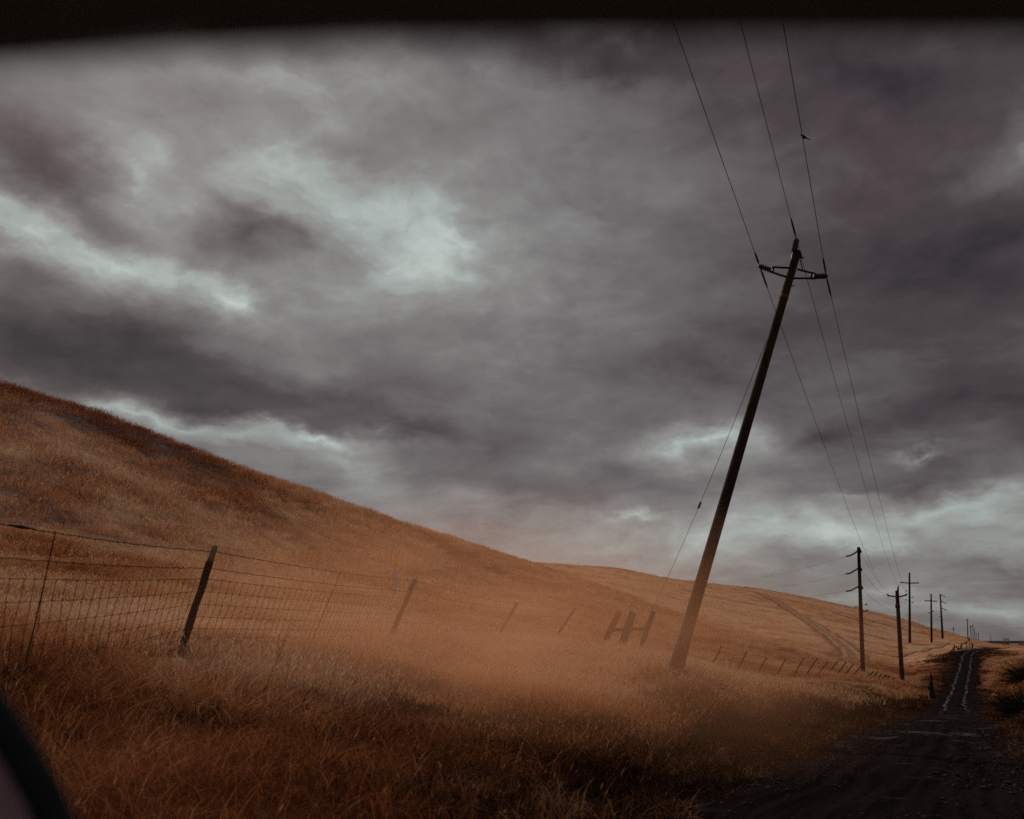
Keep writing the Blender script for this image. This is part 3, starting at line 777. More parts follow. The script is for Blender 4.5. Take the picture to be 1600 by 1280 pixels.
far_pole('tall thin pole with one long crossarm near its top', 1421.5, 1006, 1421, 895, rB, .34, .19, arms=[
 ('crossarm', [(1406.5, 910, 0), (1421, 911.4, 0), (1436, 911, 0)], .13), ('side_arm', [(1416, 923.3, 0), (1421, 924, 0)], .03), ('side_arm', [(1415, 937.5, 0), (1421, 938, 0)], .03), ('side_arm', [(1421, 934, 0), (1426, 933.4, 0)], .03), ('side_arm', [(1421, 942, 0), (1426, 941.5, 0)], .03), ('insulator', [(1415, 923.3, 0), (1417, 923, 0)], .16), ('insulator', [(1425, 933.5, 0), (1427.5, 933.2, 0)], .12),
 ('insulator', [(1414.5, 937.5, 0), (1417, 937.2, 0)], .12), ('insulator', [(1425, 941.6, 0), (1427.5, 941.3, 0)], .12)])
rC = find_r(1455, 1004, 150, 500)
far_pole('slender pole with short crossarm, left of the drooping arm pole', 1455.5, 1005, 1454.8, 928, rC, .30, .18, arms=[
 ('crossarm', [(1444.5, 938.6, 0), (1455, 939.2, 0), (1464.5, 939.6, 0)], .12), ('side_arm', [(1451, 957.4, 0), (1459, 955.4, 0)], .03), ('insulator', [(1450.5, 957.5, 0), (1453, 957.3, 0)], .11), ('insulator', [(1457, 955.5, 0), (1459.5, 955.3, 0)], .11)])
rD = find_r(1472, 998, 150, 600)
far_pole('slender pole with three drooping arms on its right side', 1473, 999, 1469, 928, rD, .34, .19, arms=[
 ('drooping_arm', [(1469.2, 929, 0), (1473, 930.8, 0), (1477, 933, 0)], .11), ('drooping_arm', [(1470, 939, 0), (1474, 941, 0), (1478, 943.5, 0)], .11), ('drooping_arm', [(1471, 950, 0), (1475, 952, 0), (1479, 954, 0)], .11),
 ('insulator', [(1467, 963.5, 0), (1469, 963.3, 0)], .1)])
far_pole('tiny pole just showing over the hill crest by itself', 1490.3, 992, 1489.5, 979, 640, .22, .16, arms=[('crossarm', [(1488.5, 983.3, 0), (1491, 983.3, 0)], .25)])
far_pole('first and tallest of the small distant poles by the broken fence', 1512.3, 1000, 1511.5, 967, find_r(1512, 999, 150, 700), .20, .12, arms=[('crossarm', [(1508.5, 968.5, 0), (1514, 968.5, 0)], .09)])
far_pole('small distant pole with a T top behind the broken fence', 1517.3, 999, 1516.4, 978, 560, .22, .17, arms=[('crossarm', [(1515, 978.8, 0), (1518.5, 978.8, 0)], .2)])
far_pole('thin faint distant pole standing taller between two T tops', 1520.5, 1001, 1519.9, 976, 600, .20, .15, arms=[('crossarm', [(1518.8, 977, 0), (1521.2, 977, 0)], .2)])
far_pole('plain thin distant pole without any arm', 1523, 1001, 1522.5, 981, 640, .20, .15)
far_pole('short pale thin pole second from last before the dark plain', 1525.6, 1001, 1525, 988, 720, .20, .15)
far_pole('short distant pole with a T top where the hill meets the plain', 1528.6, 1001, 1528.5, 990, 760, .24, .2, arms=[('crossarm', [(1527.3, 990.5, 0), (1530, 990.5, 0)], .25)])
far_pole('lone faint pole far out on the dark plain', 1548, 1002, 1547.8, 994, 1100, .3, .26, arms=[('crossarm', [(1547, 994.3, 0), (1548.6, 994.3, 0)], .3)])


# ------------------------------------------------------------------ conductors
def sag(a, b, s, n=40):
    return [a.lerp(b, t / n) - Vector((0, 0, 4 * s * (t / n) * (1 - t / n))) for t in range(n + 1)]


ldir = (at(1402, 930, r2) - ptop); ldir.z = 0; ldir.normalize()
for lab, w_, (px2, py2), rods, (bx_, by_), shift in (
    ('left hand power cable crossing the sky to the leaning pole', wl, p2[0], (.55, .95), (1052, 38), -.5),
    ('middle power cable running over the top of the leaning pole', wt, p2[1], (.9, 0), (1157, 38), 0),
    ('right hand power cable with a bird perched on it', wr, p2[2], (.8, .95), (1222, 30), .5)):
    e2 = at(px2, py2, r2)
    # where the photograph shows the cable at the top edge, carried on to a pole behind
    ux, uy, uz = ray(bx_, by_); s_ = (w_.z + .25 - EYE) / uz
    q_ = Vector((ux * s_, uy * s_, w_.z + .25)); back = w_ + (q_ - w_) * 8.0; back.z = w_.z + .4
    pb = [w_ + (q_ - w_) * (t * .4) + Vector((0, 0, .25 * 0)) for t in range(0, 21)]
    pts = [p + Vector((0, 0, .004 * ((p - w_).xy.length) * 1.0)) for p in pb][::-1] + sag(w_, e2, 1.0)[1:]
    root = MB().tube(pts, .0062, 5).build('power_cable', M_wire)
    tag(root, lab, 'cable', 'power cables strung from the leaning pole')
    OFF[root.name] = Vector()
    if rods[0]:
        dv = (pts[19] - w_).normalized()
        sub(MB().tube([w_ + dv * (.12 + k * rods[0] / 4) for k in range(5)], [.012, .021, .021, .021, .012], 7), 'armor_rod', M_steel, root)
    if rods[1]:
        dv = (pts[23] - w_).normalized()
        sub(MB().tube([w_ + dv * (.12 + k * rods[1] / 4) for k in range(5)], [.012, .021, .021, .021, .012], 7), 'armor_rod', M_steel, root)
    if lab.startswith('right'):
        bird_pts = pts
for lab, (xa, ya), (xb_, yb_), ra, rb, sg_ in (
    ('faint top cable hanging from the curved arm pole to the right', (1345, 864), (1407, 909), rA, rB, 3.2), ('faint middle cable hanging from the curved arm pole to the right', (1346, 892), (1416, 923), rA, rB, 2.6),
    ('faint lowest cable hanging from the curved arm pole to the right', (1347, 921), (1416, 937), rA, rB, 2.2),
    ('faint top cable reaching left from the curved arm pole over the hill', (1321.5, 870), (1090, 905), rA, 300, 1.5), ('faint middle cable reaching left from the curved arm pole over the hill', (1321.5, 897), (1090, 925), rA, 300, 1.2),
    ('faint lowest cable reaching left from the curved arm pole over the hill', (1321.5, 924), (1120, 935), rA, 300, .8)):
    tag(MB().tube(sag(at(xa, ya, ra), at(xb_, yb_, rb), sg_, 24), .011, 4).build('power_cable', M_wire), lab, 'cable', 'cables of the curved arm pole')

# bird on the right hand cable
tb = min(bird_pts, key=lambda p: abs((p.z - EYE) / math.hypot(p.x, p.y) - az_t(1254, 217)[1]) if p.y > 0 else 9)
k_ = bird_pts.index(tb); best = None
for k in range(max(0, k_ - 1), k_ + 1):
    for s_ in range(40):
        p = bird_pts[k].lerp(bird_pts[k + 1], s_ / 40); e = abs((p.z - EYE) / math.hypot(p.x, p.y) - az_t(1254, 217)[1])
        if best is None or e < best[0]: best = (e, p)
B0 = best[1]; s_ = math.hypot(B0.x, B0.y) / 13.5 * .60


def bird():
    bm = bmesh.new()
    def ell(c, r, rotm=None, seg=14):
        m = Matrix.Translation(c) @ (rotm or Matrix()) @ Matrix.Diagonal((*r, 1)); bmesh.ops.create_uvsphere(bm, u_segments=seg, v_segments=10, radius=1, matrix=m)
    return bm, ell


mb = MB()     # one continuous body: bill, head, breast, belly, rump, tail
spine = [(-.062, .098, .001), (-.046, .100, .006), (-.040, .104, .013), (-.026, .110, .0215), (-.010, .104, .0205), (.002, .088, .024), (.018, .066, .036), (.036, .048, .038), (.058, .034, .030), (.082, .022, .018), (.100, .012, .010), (.150, -.010, .011), (.180, -.022, .010)]
mb.tube([B0 + Vector((a, 0, b_ - .008)) * s_ for a, b_, c_ in spine], [c_ * s_ for a, b_, c_ in spine], 14)
M_bird = noisy('dark_feathers', (.008, .007, .008), (.02, .018, .018), 40, .7, 0)
bo = mb.build('bird', M_bird); tag(bo, 'small dark bird perched on the right hand cable', 'bird'); OFF[bo.name] = Vector()
for s2 in (-1, 1):
    wv = [(.0, .088, .010), (.02, .070, .014), (.05, .045, .012), (.10, .012, .006), (.125, .0, .002)]
    sub(MB().tube([B0 + Vector((a, s2 * .030 if a < .09 else s2 * .012, b_ - .004)) * s_ for a, b_, c_ in wv], [c_ * s_ for a, b_, c_ in wv], 8), 'wing', M_bird, bo)
    sub(MB().tube([B0 + Vector((.03, s2 * .012, .012)) * s_, B0 + Vector((.012, s2 * .012, -.002)) * s_, B0 + Vector((.0, s2 * .012, .002)) * s_], .0035 * s_, 6), 'leg', M_steel, bo)


# ------------------------------------------------------------------ wire fence in the foreground
fp = [(-130, 1014, -85, 792, 7.4), (280, 1028, 335, 857, 11.5), (604, 1012, 649, 905, 17.5), (777, 1000, 808, 942, 29.0), (866, 1003, 899, 950, 34.0), (944, 1016, 969, 958, 37.0)]
fb, ft = [], []
for xb, yb, xt, yt, r in fp:
    a_ = az_t(xb, yb)[0]; p = Vector((r * math.sin(a_), r * math.cos(a_), 0)); p.z = float(ground(p.x, p.y)[0]); fb.append(p); ft.append(at(xt, yt, r))
fence = empty('wire_fence', fb[1], 'sagging wire mesh and barbed wire fence on leaning dark wooden posts, left side', 'fence')
for i, (b_, t_) in enumerate(zip(fb[:5], ft[:5])):
    rad = .042 if i < 2 else .044
    v_ = t_ - b_; cut = .87 if i == 1 else 1.0; b2 = b_ - v_.normalized() * .3
    rr_ = [rad * (1 + .06 * math.sin(k * 1.7 + i)) for k in range(9)]
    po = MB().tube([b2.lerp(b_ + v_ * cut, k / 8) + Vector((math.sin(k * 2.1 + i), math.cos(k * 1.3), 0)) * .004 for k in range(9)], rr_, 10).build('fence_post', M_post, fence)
    if i == 1:
        sub(MB().tube([b_ + v_ * .868, b_ + v_ * .93, b_ + v_ * 1.0, b_ + v_ * 1.03 + Vector((.012, 0, 0))], [.038, .036, .034, .018], 10), 'post_top', M_posttop, po)


def fpt(s, h):
    """s runs from post to post, h from the ground to the post top"""
    i = min(int(s), len(fb) - 2); f_ = s - i
    b_ = fb[i].lerp(fb[i + 1], f_); b_.z = float(ground(b_.x, b_.y)[0]) + .02
    t_ = ft[i].lerp(ft[i + 1], f_); v0 = ft[i] - fb[i]; v1 = ft[i + 1] - fb[i + 1]
    top = b_ + v0.lerp(v1, f_); line = fb[i].lerp(fb[i + 1], f_)
    lift = (1 - h) * (b_.z - line.z) * 0; sg_ = .035 * (4 * f_ * (1 - f_)) * h
    bb = fb[i].lerp(fb[i + 1], f_)
    return bb + v0.lerp(v1, f_) * h - Vector((0, 0, sg_))


def seglen(i): return (fb[i + 1] - fb[i]).length
NB = 5
for h, rad in ((.97, .0042), (.81, .0038)):
    pts = []
    for i in range(NB):
        nseg = max(12, int(seglen(i) / .12)); pts += [fpt(i + k / nseg, h) + Vector((0, 0, .003 * math.sin(k * 1.9))) for k in range(nseg)]
    mb = MB().tube(pts, rad, 5); rng = random.Random(3)
    for i in range(3):
        nn = int(seglen(i) / .13)
        for k in range(nn):
            p = fpt(i + k / nn, h)
            for _ in range(2):
                v_ = Vector((rng.uniform(-1, 1), rng.uniform(-1, 1), rng.uniform(-1, 1))).normalized() * .016
                mb.tube([p - v_, p + v_], .0016, 4)
    mb.build('barbed_wire', M_fwire, fence)
mb = MB(); hs = [.07, .15, .24, .35, .47, .59, .71]
for h in hs:
    for i in range(NB):
        nn = 24; mb.tube([fpt(i + k / nn, h) for k in range(nn + 1)], .0027 if h < .7 else .0035, 4)
rng = random.Random(5)
for i in range(NB):
    nn = int(seglen(i) / .155)
    for k in range(nn):
        s_ = i + (k + .5) / nn; j = rng.uniform(-.03, .03) / max(seglen(i), 1)
        mb.tube([fpt(min(s_ + j * math.sin(q * 2), i + .999), hs[q]) for q in range(len(hs))], .0026, 4)
        for q in range(len(hs)):
            p = fpt(s_, hs[q])
            if i < 2: mb.tube([p - Vector((.007, 0, .004)), p + Vector((.007, 0, .004))], .0042, 4)
mb.build('wire_mesh', M_fwire, fence)
def s_at(px, h=.97):
    return min((i_ / 200 for i_ in range(0, 200 * NB)), key=lambda q: abs(math.atan2(fpt(q, h).x, fpt(q, h).y) - az_t(px, 860)[0]))
for s_ in (s_at(83), s_at(533), s_at(735)):
    MB().tube([fpt(s_ - .012, .12), fpt(s_ - .004, .45), fpt(s_, .75), fpt(s_ + .002, .98)], .0055, 6).build('wire_dropper', M_fwire, fence)
# a dark strip of torn stuff caught on the top wire at the far left
p_ = [fpt(s_at(8) + (s_at(52) - s_at(8)) * k / 5, .972) for k in range(6)]
MB().tube(p_, [.004, .011, .016, .013, .008, .003], 6).build('wire_splice', M_fwire, fence)

# thick corner posts with a rail
def H(x, y, r): return at(x, y, r)
hb = empty('brace_posts', gpt(975, 37.5), 'three thick leaning fence posts joined by one rail, near the leaning pole', 'fence brace')
for (xb, yb, xt, yt, r, rad) in ((940, 1012, 968, 956, 37, .115), (971, 1010, 989, 956, 37.4, .15), (1000, 1016, 1021, 955, 38, .10)):
    b_ = H(xb, yb, r); gz = float(ground(b_.x, b_.y)[0]); t_ = H(xt, yt, r); v_ = (t_ - b_).normalized()
    b_ = b_ - v_ * max(0, (b_.z - gz) + .25)
    MB().tube([b_.lerp(t_, k / 6) for k in range(7)], [rad * (1 + .04 * math.sin(k * 2)) for k in range(7)], 12).build('post', M_post, hb)
MB().tube([H(953, 985, 37.1), H(975, 983.5, 37.3), H(1012, 983, 37.8)], .062, 10).build('rail', M_post, hb)

# fence running away to the right below the far hill
f2 = [(1115, 1035, 1127, 1010), (1154, 1045, 1167, 1018), (1184, 1053, 1198, 1027), (1213, 1056, 1228, 1029), (1241, 1054, 1256, 1028), (1261, 1052, 1278, 1028), (1281, 1050, 1294, 1034), (1296, 1050, 1309, 1033), (1311, 1049, 1322, 1035), (1324, 1050, 1334, 1037), (1336, 1052, 1344, 1042),
      (1352, 1060, 1366, 1049), (1360, 1062, 1372, 1049), (1367, 1064, 1378, 1053), (1374, 1066, 1385, 1054), (1381, 1068, 1390, 1056), (1389, 1069, 1398, 1059)]
fen2 = empty('wire_fence', gpt(1184, 70), 'far thin wire fence of small dark slanting posts under the hill', 'fence')
P2 = []
for k, (xb, yb, xt, yt) in enumerate(f2):
    r = 58 + 36 * (k / 16) ** .8
    h_px = math.hypot(xb - xt, yb - yt)
    b_ = at(xb, yb, r); gz = float(ground(b_.x, b_.y)[0]); t_ = at(xt, yt, r); v_ = (t_ - b_).normalized()
    dz_ = b_.z - gz
    b2 = b_ - v_ * (max(dz_, 0) + .1)
    MB().tube([b2, b_.lerp(t_, .5), t_], .05, 8).build('fence_post', M_post, fen2); P2.append((b_, t_))
mb = MB()
for h in (.95, .7, .5, .3, .12):
    mb.tube([b_.lerp(t_, h) for b_, t_ in P2], .007, 4)
mb.build('fence_wire', M_fwire, fen2)

# broken, brush-choked fence climbing the far bank
bf = empty('broken_fence', gpt(1490, 170), 'broken dark fence tangled with brush climbing the far bank', 'fence')
pth = [(1473, 1031), (1478, 1027), (1484, 1022), (1487, 1018), (1490, 1012), (1494, 1010.5), (1497, 1014), (1500, 1014), (1502, 1008), (1505, 1005.5), (1509, 1005), (1512, 1003), (1514, 999)]
PB = []
for i, (x_, y_) in enumerate(pth):
    r = 150 + 80 * i / 12; p = at(x_, y_, r); gz = float(ground(p.x, p.y)[0]); PB.append((p, gz))
mb = MB(); mb.tube([p for p, gz in PB], [.05 + .08 * abs(math.sin(i * 1.7)) for i in range(len(PB))], 7); mb.build('fallen_rail', M_post, bf)
for i, (p, gz) in enumerate(PB):
    if i % 2 == 0: MB().tube([Vector((p.x, p.y, min(gz, p.z) - .2)), p + Vector((.15, 0, .55))], .07, 8).build('post', M_post, bf)
for x_, r_, h_ in ((1518, 235, 1.0),):
    b_ = gpt(x_, r_); tag(MB().tube([b_ - Vector((0, 0, .2)), b_ + Vector((.1, 0, h_))], .15, 8).build('gate_post', M_post), 'short thick dark post on the far bank by the distant poles', 'post')

# charred stump beside the road and the white stake
sp = gpt(1447.5, 86); st = empty('stump', sp, 'dark ragged tree stump standing beside the road dip', 'stump')
mb = MB(); mb.tube([sp + Vector(q) for q in ((0, 0, -.2), (.02, 0, .5), (0, 0, .95), (.05, 0, 1.25), (.08, 0, 1.75), (.1, 0, 1.95))], [.27, .22, .20, .13, .11, .03], 9); mb.build('trunk', M_post, st)
for q in ((-.2, .0, .9), (.22, .1, 1.0), (-.1, -.1, 1.3)):
    MB().tube([sp + Vector((q[0] * .5, q[1], 0)), sp + Vector(q)], [.12, .05], 7).build('splinter', M_post, st)
M_white = noisy('chalky_paint', (.22, .19, .18), (.42, .37, .34), 12, .7, .1)
w0 = gpt(1443.2, 80); ws = empty('marker_stake', w0, 'short pale stake left of the dark stump', 'marker')
MB().box(w0 + Vector((0, 0, .4)), (.10, .04, .9)).build('stake', M_white, ws, smooth=False, bevel=.006)
MB().box(w0 + Vector((0, 0, .86)), (.11, .05, .09)).build('cap', M_rust, ws, smooth=False, bevel=.006)

# yellow topped pipeline marker behind the fence
M_yel = noisy('faded_yellow_plastic', (.75, .34, .02), (.90, .48, .04), 8, .55, 0)
M_gry = noisy('grey_marker_plastic', (.38, .34, .33), (.52, .46, .45), 8, .6, 0)
rm_ = find_r(616, 938, 19, 60); k0 = at(616, 938, rm_); k0.z = float(ground(k0.x, k0.y)[0]); k1 = at(617.5, 891, rm_); k2 = at(619.5, 864, rm_)
mk = empty('marker_post', k0, 'slim marker post with orange yellow top and grey foot on the slope', 'marker')
wdt = 6.2 / F * rm_
def flatpost(a, b_, w_):
    v_ = (b_ - a); z_ = v_.normalized(); x_ = Vector((1, 0, 0)); y_ = z_.cross(x_).normalized(); x_ = y_.cross(z_)
    return MB().box((a + b_) / 2, (w_, w_ * .35, v_.length), Matrix((x_, y_, z_)).transposed())
flatpost(k0 - Vector((0, 0, .2)), k1, wdt).build('grey_foot', M_gry, mk, smooth=False, bevel=.01)
flatpost(k1 + Vector((0, 0, .002)), k2, wdt * .72).build('yellow_top', M_yel, mk, smooth=False, bevel=.01)

# ------------------------------------------------------------------ dead stalks, twigs, tumbleweed
M_twig = noisy('dead_stalk', (.014, .010, .009), (.05, .028, .018), 20, .9, 0)


def stalk(p0, p1, bow, rad, rng, twigs=4):
    mb = MB(); n = 14; pts = []
    side = (p1 - p0).cross(Vector((0, 1, 0))).normalized()
    for i in range(n + 1):
        t = i / n; pts.append(p0.lerp(p1, t) + side * bow * math.sin(math.pi * t) * (p1 - p0).length)
    mb.tube(pts, [rad * (1 - .75 * i / n) for i in range(n + 1)], 5)
    for k in range(twigs):
        i = rng.randint(5, n - 1); q = pts[i]; v_ = (pts[i] - pts[i - 1]).normalized(); w_ = Vector((rng.uniform(-1, 1), rng.uniform(-.6, .6), rng.uniform(0, .5))).normalized()
        L = rng.uniform(.06, .22); mb.tube([q, q + (v_ * .8 + w_ * .5) * L * .5, q + (v_ * 1.2 + w_ * .5) * L], [rad * .5, rad * .35, rad * .15], 4)
    return mb


rng = random.Random(9)
for lab, st_ in (('clump of long dark dead stalks bending right, tallest in the foreground grass', [((372, 1165), (452, 978), 9.6, -.02), ((345, 1175), (400, 1075), 9.3, -.03), ((352, 1178), (388, 1110), 9.3, .02), ((360, 1150), (428, 1060), 9.6, -.02), ((378, 1150), (382, 1095), 9.8, .03)]),
                 ('smaller dead stalk standing right of the tallest stalks', [((425, 1150), (452, 1035), 10.0, -.03), ((430, 1150), (446, 1080), 10.0, .03)]),
                 ('dark branching dead weed below the nearest fence post', [((292, 1100), (330, 1066), 9.4, .05), ((291, 1130), (292, 1080), 9.3, .03), ((292, 1100), (256, 1070), 9.3, -.05), ((290, 1120), (312, 1085), 9.3, .0)])):
    r0_ = st_[0][2]; root = empty('dead_weed', gpt(st_[0][0][0], r0_), lab, 'dead weed', 'dead weeds in the foreground grass')
    for (a_, b_, r, bow) in st_:
        p0 = at(*a_, r); p0.z = min(p0.z, float(ground(p0.x, p0.y)[0]) + .02); stalk(p0, at(*b_, r), bow, .0046, rng, 5).build('stalk', M_twig, root)
p0, p1 = at(700, 1242, 7.3), at(800, 1207, 8.4)
root = empty('fallen_twig', p0, 'long thin bare twig lying over the dark grass near the bottom edge', 'twig')
stalk(p0, p1, .07, .006, rng, 3).build('stem', M_twig, root)


def tumble(name, label, c, R, n, seed, mat=M_twig, squash=.8, cat='bush', group=None):
    rng = random.Random(seed); mb = MB()
    for i in range(n):
        v_ = Vector((rng.gauss(0, 1), rng.gauss(0, 1), rng.gauss(.2, .8))).normalized(); w_ = Vector((rng.gauss(0, 1), rng.gauss(0, 1), rng.gauss(0, 1))).normalized()
        L = R * rng.uniform(.7, 1.05); p0 = c + Vector((0, 0, -R * .5)); pts = []
        for k in range(6):
            t = k / 5; q = v_ * L * t + w_ * L * .35 * math.sin(t * 2.2); q.z *= squash; pts.append(p0.lerp(c, min(1, t * 2)) + q)
        mb.tube(pts, [R * .014 * (1 - .7 * k / 5) for k in range(6)], 3, False)
    o = mb.build(name, mat); tag(o, label, cat, group); return o


tumble('tumbleweed', 'round dark tumbleweed resting on the verge left of the road', gpt(1353, 33, .26), .34, 420, 4)
tumble('bush', 'low dark bush on the bank right of the road', gpt(1592, 30, .3), .95, 900, 6, squash=.6)
tumble('bush', 'dark rounded bush beyond the right verge, farther up the slope', gpt(1604, 62, .3), 1.6, 900, 8, squash=.6)

# ------------------------------------------------------------------ far settlement on the plain
M_tan = noisy('tan_roof_sheet', (.16, .09, .04), (.24, .15, .07), .2, .8, 0); M_wall = noisy('pale_wall', (.28, .26, .26), (.45, .42, .41), .3, .8, 0); M_dark = noisy('dark_opening', (.01, .01, .012), (.02, .02, .02), .5, .6, 0)
M_clay = noisy('clay_roof', (.16, .06, .04), (.26, .11, .07), .3, .8, 0)


def shed(label, px, r, w_, d_, h_, roof, px_y=None, roofh=1.6, tall=False):
    p = gpt(px, r) if px_y is None else at(px, px_y, r); gz = float(ground(p.x, p.y)[0]); p.z = gz
    root = empty('farm_building', p, label, 'building', 'buildings far out on the plain')
    mb = MB()
    if tall:    # canopy on legs
        for sx in (-1, 1):
            for sy in (-1, 1): mb.box(p + Vector((sx * w_ * .42, sy * d_ * .42, h_ / 2)), (.16, .16, h_))
        mb.box(p + Vector((0, 0, h_ * .28)), (w_ * .8, d_ * .8, h_ * .35))
    else:
        mb.box(p + Vector((0, 0, h_ / 2)), (w_, d_, h_))
    mb.build('wall', M_wall if not tall else M_clay, root, smooth=False)
    mb = MB(); a_ = [p + Vector((sx * (w_ / 2 + .2), sy * (d_ / 2 + .2), h_ + .01)) for sx, sy in ((-1, -1), (1, -1), (1, 1), (-1, 1))]
    r0_, r1_ = p + Vector((-w_ / 2 - .2, 0, h_ + roofh)), p + Vector((w_ / 2 + .2, 0, h_ + roofh)); k = len(mb.v); mb.v += a_ + [r0_, r1_]
    mb.f += [(k, k + 1, k + 5, k + 4), (k + 2, k + 3, k + 4, k + 5), (k, k + 4, k + 3), (k + 1, k + 2, k + 5), (k + 3, k + 2, k + 1, k)]
    mb.build('roof', roof, root, smooth=False)
    if not tall:
        MB().box(p + Vector((w_ * .15, -d_ / 2 - .03, h_ * .35)), (w_ * .2, .1, h_ * .6)).build('door', M_dark, root, smooth=False)
        MB().box(p + Vector((-w_ * .25, -d_ / 2 - .03, h_ * .55)), (w_ * .16, .1, h_ * .3)).build('window', M_dark, root, smooth=False)
    return root


shed('tallest far building, a tan roofed canopy standing above the others', 1572, 480, 1.6, 1.6, 2.6, M_tan, roofh=.5, tall=True)
shed('long low white building right of the tan canopy', 1580.5, 520, 4.0, 3, 1.0, M_wall, roofh=.4)
shed('small white building at the left end of the far settlement', 1562, 560, 1.5, 2, 1.1, M_wall, roofh=.4)
shed('pale shed just left of the tan canopy', 1567, 640, 2.2, 3, 1.6, M_clay, roofh=.5)
shed('clay roofed shed at the right end of the far settlement', 1595, 540, 3.2, 3, 1.4, M_clay, roofh=.9)
shed('white shed behind the long low building', 1584, 900, 5, 4, 2.4, M_wall, roofh=.6)
shed('tiny pale shed farthest left on the dark plain', 1557.5, 900, 2.4, 4, 1.8, M_wall, roofh=.5)

# ------------------------------------------------------------------ the car the photographer sits in
M_trim = noisy('black_trim', (.0045, .0055, .006), (.008, .009, .010), 30, .9, 0, spec=.05)
M_head = noisy('grey_headliner_cloth', (.20, .25, .28), (.26, .32, .35), 60, .95, .2, spec=.0)
M_paint = noisy('dull_plum_paint', (.030, .020, .024), (.040, .027, .031), 3, .45, 0)
M_glassy = noisy('dusty_mirror_glass', (.26, .17, .20), (.34, .22, .26), 5, .6, 0, spec=.2)
CX = .45
car = empty('car', (CX, .4, 0), 'dark car around the camera, blurred roof edge on top and door mirror lower left', 'car')
# roof: a cambered panel whose front edge is the dark band across the top
mb = MB(); nx_, ny_ = 24, 10; W_ = .84
def roofz(x, y):
    return 1.757 - .020 * abs((x - CX) / W_) ** 3 + .02 * math.sin((y + 1.6) / 1.9 * math.pi)
ys = [.300 - k * .19 for k in range(ny_)]
for dz_ in (0, .035):
    for y_ in ys:
        for k in range(nx_ + 1):
            x_ = CX - W_ + 2 * W_ * k / nx_; sag_ = .010 * math.exp(-((x_ + .24) / .11) ** 2) if y_ > .2 else 0
            mb.v.append(Vector((x_, y_ - .012 * abs((x_ - CX) / W_) ** 2 + (0 if dz_ else .0), roofz(x_, y_) + dz_ - sag_)))
S = nx_ + 1; L2 = S * ny_
for j in range(ny_ - 1):
    for k in range(nx_):
        a_ = j * S + k; mb.f.append((a_, a_ + 1, a_ + S + 1, a_ + S)); mb.f.append((a_ + L2, a_ + L2 + S, a_ + L2 + S + 1, a_ + L2 + 1))
for k in range(nx_):
    mb.f.append((k, k + L2, k + L2 + 1, k + 1)); e = (ny_ - 1) * S + k; mb.f.append((e, e + 1, e + 1 + L2, e + L2))
for j in range(ny_ - 1):
    e = j * S; mb.f.append((e, e + S, e + S + L2, e + L2)); e = j * S + nx_; mb.f.append((e, e + L2, e + L2 + S, e + S))
mb.build('roof', M_head, car)
for sx in (-1, 1):
    MB().tube([(CX + sx * .83, .27, 1.72), (CX + sx * .85, .62, 1.42), (CX + sx * .87, .98, 1.06)], .035, 10).build('windscreen_pillar', M_trim, car)
    MB().tube([(CX + sx * .83, -.75, 1.72), (CX + sx * .87, -.75, 1.03)], .035, 10).build('door_pillar', M_trim, car)
    MB().box((CX + sx * .88, .12, .68), (.07, 1.72, .70)).build('door', M_paint, car, smooth=False, bevel=.02)
    for yy in (1.75, -1.1):
        wh = MB().tube([(CX + sx * .70, yy, .32), (CX + sx * .92, yy, .32)], .32, 28).build('wheel', M_trim, car, smooth=False, bevel=.03)
mb = MB(); mb.box((CX, 1.62, .70), (1.72, 1.25, .60)); mb.build('bonnet', M_paint, car, smooth=False, bevel=.08)
MB().box((CX, -1.25, .72), (1.72, 1.0, .62)).build('tailgate', M_paint, car, smooth=False, bevel=.08)
MB().box((CX, .82, .88), (1.60, .34, .24)).build('dashboard', M_trim, car, smooth=False, bevel=.05)
MB().box((CX, -.1, .30), (1.66, 1.7, .10)).build('floor_pan', M_trim, car, smooth=False, bevel=.02)
# door mirror: rounded rim and dusty glass; its upper inner edge shows at the lower left
mr = empty('door_mirror', (0, 0, 0)); bpy.data.objects.remove(mr)
def mp_(px, py, d_):
    v_ = Vector(ray(px, py)).normalized(); return Vector((0, 0, EYE)) + v_ * d_
D_ = 1.05
outl = [(-55, 1068), (-12, 1112), (33, 1180), (70, 1245), (98, 1312), (110, 1370), (92, 1410), (20, 1425), (-120, 1420), (-190, 1380), (-215, 1280), (-200, 1160), (-160, 1085), (-95, 1052)]
ring = [mp_(x_, y_, D_) for x_, y_ in outl]; ring.append(ring[0]); ring.append(ring[1])
hous = MB().tube(ring, .0165, 12, False)
cen = sum(ring[:-2], Vector()) / len(outl); bk = Vector((-.10, .22, 0)).normalized()
k0_ = len(hous.v); nO = len(outl)
for s_, dd in ((1.0, 0.0), (.98, .05), (.86, .10), (.55, .135), (.1, .15)):
    for q in ring[:nO]: hous.v.append(cen + (q - cen) * s_ + bk * dd)
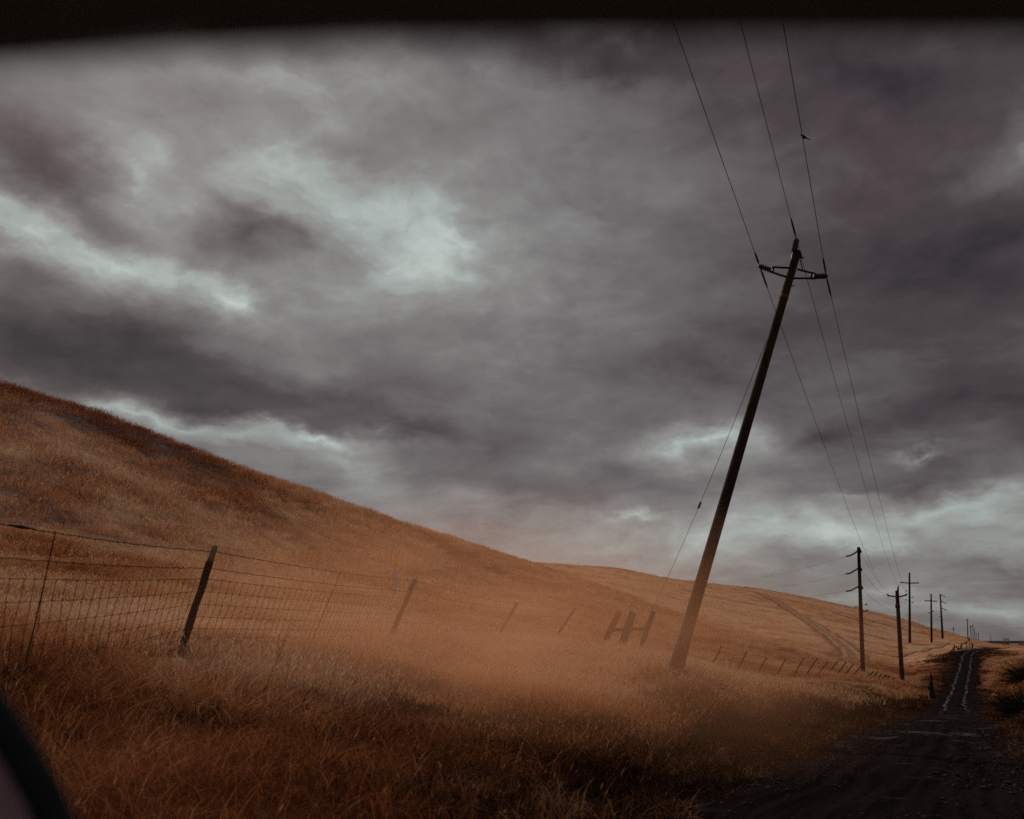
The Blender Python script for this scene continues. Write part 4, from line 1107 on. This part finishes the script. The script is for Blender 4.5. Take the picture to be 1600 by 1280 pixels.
for j in range(4):
    for k in range(nO):
        a_ = k0_ + j * nO + k; b2_ = k0_ + j * nO + (k + 1) % nO; hous.f.append((a_, b2_, b2_ + nO, a_ + nO))
hous.f.append(tuple(k0_ + 4 * nO + k for k in range(nO)))
hs_ = hous.build('mirror_housing', noisy('mirror_shell_plastic', (.016, .021, .024), (.024, .030, .033), 30, .8, 0, spec=.02), car)
mb = MB(); k0_ = 0
for q in ring[:nO]: mb.v.append(cen + (q - cen) * .985 - bk * .002)
mb.f.append(tuple(range(nO))); sub(mb, 'mirror_glass', M_glassy, hs_, smooth=False)
MB().tube([cen + bk * .06, (CX - .86, .80, 1.02)], .03, 8).build('mirror_arm', M_trim, car)

# ------------------------------------------------------------------ added haze volume, standing in for a smudge on the glass
bm = bmesh.new(); bmesh.ops.create_icosphere(bm, subdivisions=4, radius=1)
dm_ = bpy.data.meshes.new('smudge_haze'); bm.to_mesh(dm_); bm.free()
du = bpy.data.objects.new('smudge_haze', dm_); COL.objects.link(du); du.location = (-.4, 13.4, 1.35); du.scale = (6.1, 4.9, 2.45)
tag(du, 'orange brown haze volume across the fence, standing in for a smudge on glass', kind='stuff')
dmt = bpy.data.materials.new('smudge_haze_scatter'); dmt.use_nodes = True; T = NT(dmt.node_tree); dmt.node_tree.nodes.clear()
o_ = T.n('ShaderNodeOutputMaterial'); pv = T.n('ShaderNodeVolumePrincipled')
co = T.n('ShaderNodeTexCoord').outputs['Object']
rad_ = T.v('LENGTH', co); fall = T.m('POWER', T.m('MAXIMUM', T.m('SUBTRACT', 1.0, T.m('MULTIPLY', rad_, rad_)), 0.0), 1.6)
nn_ = T.noise(T.v('MULTIPLY', co, (1.4, 1.2, 2.2)), 1.5, 4, .6, .6)
T.put(pv.inputs['Density'], T.m('MULTIPLY', fall, T.mapr(nn_, .30, .70, .035, .22)))
pv.inputs['Color'].default_value = (.96, .48, .26, 1); pv.inputs['Anisotropy'].default_value = .35
dmt.node_tree.links.new(pv.outputs[0], o_.inputs['Volume']); dm_.materials.append(dmt)
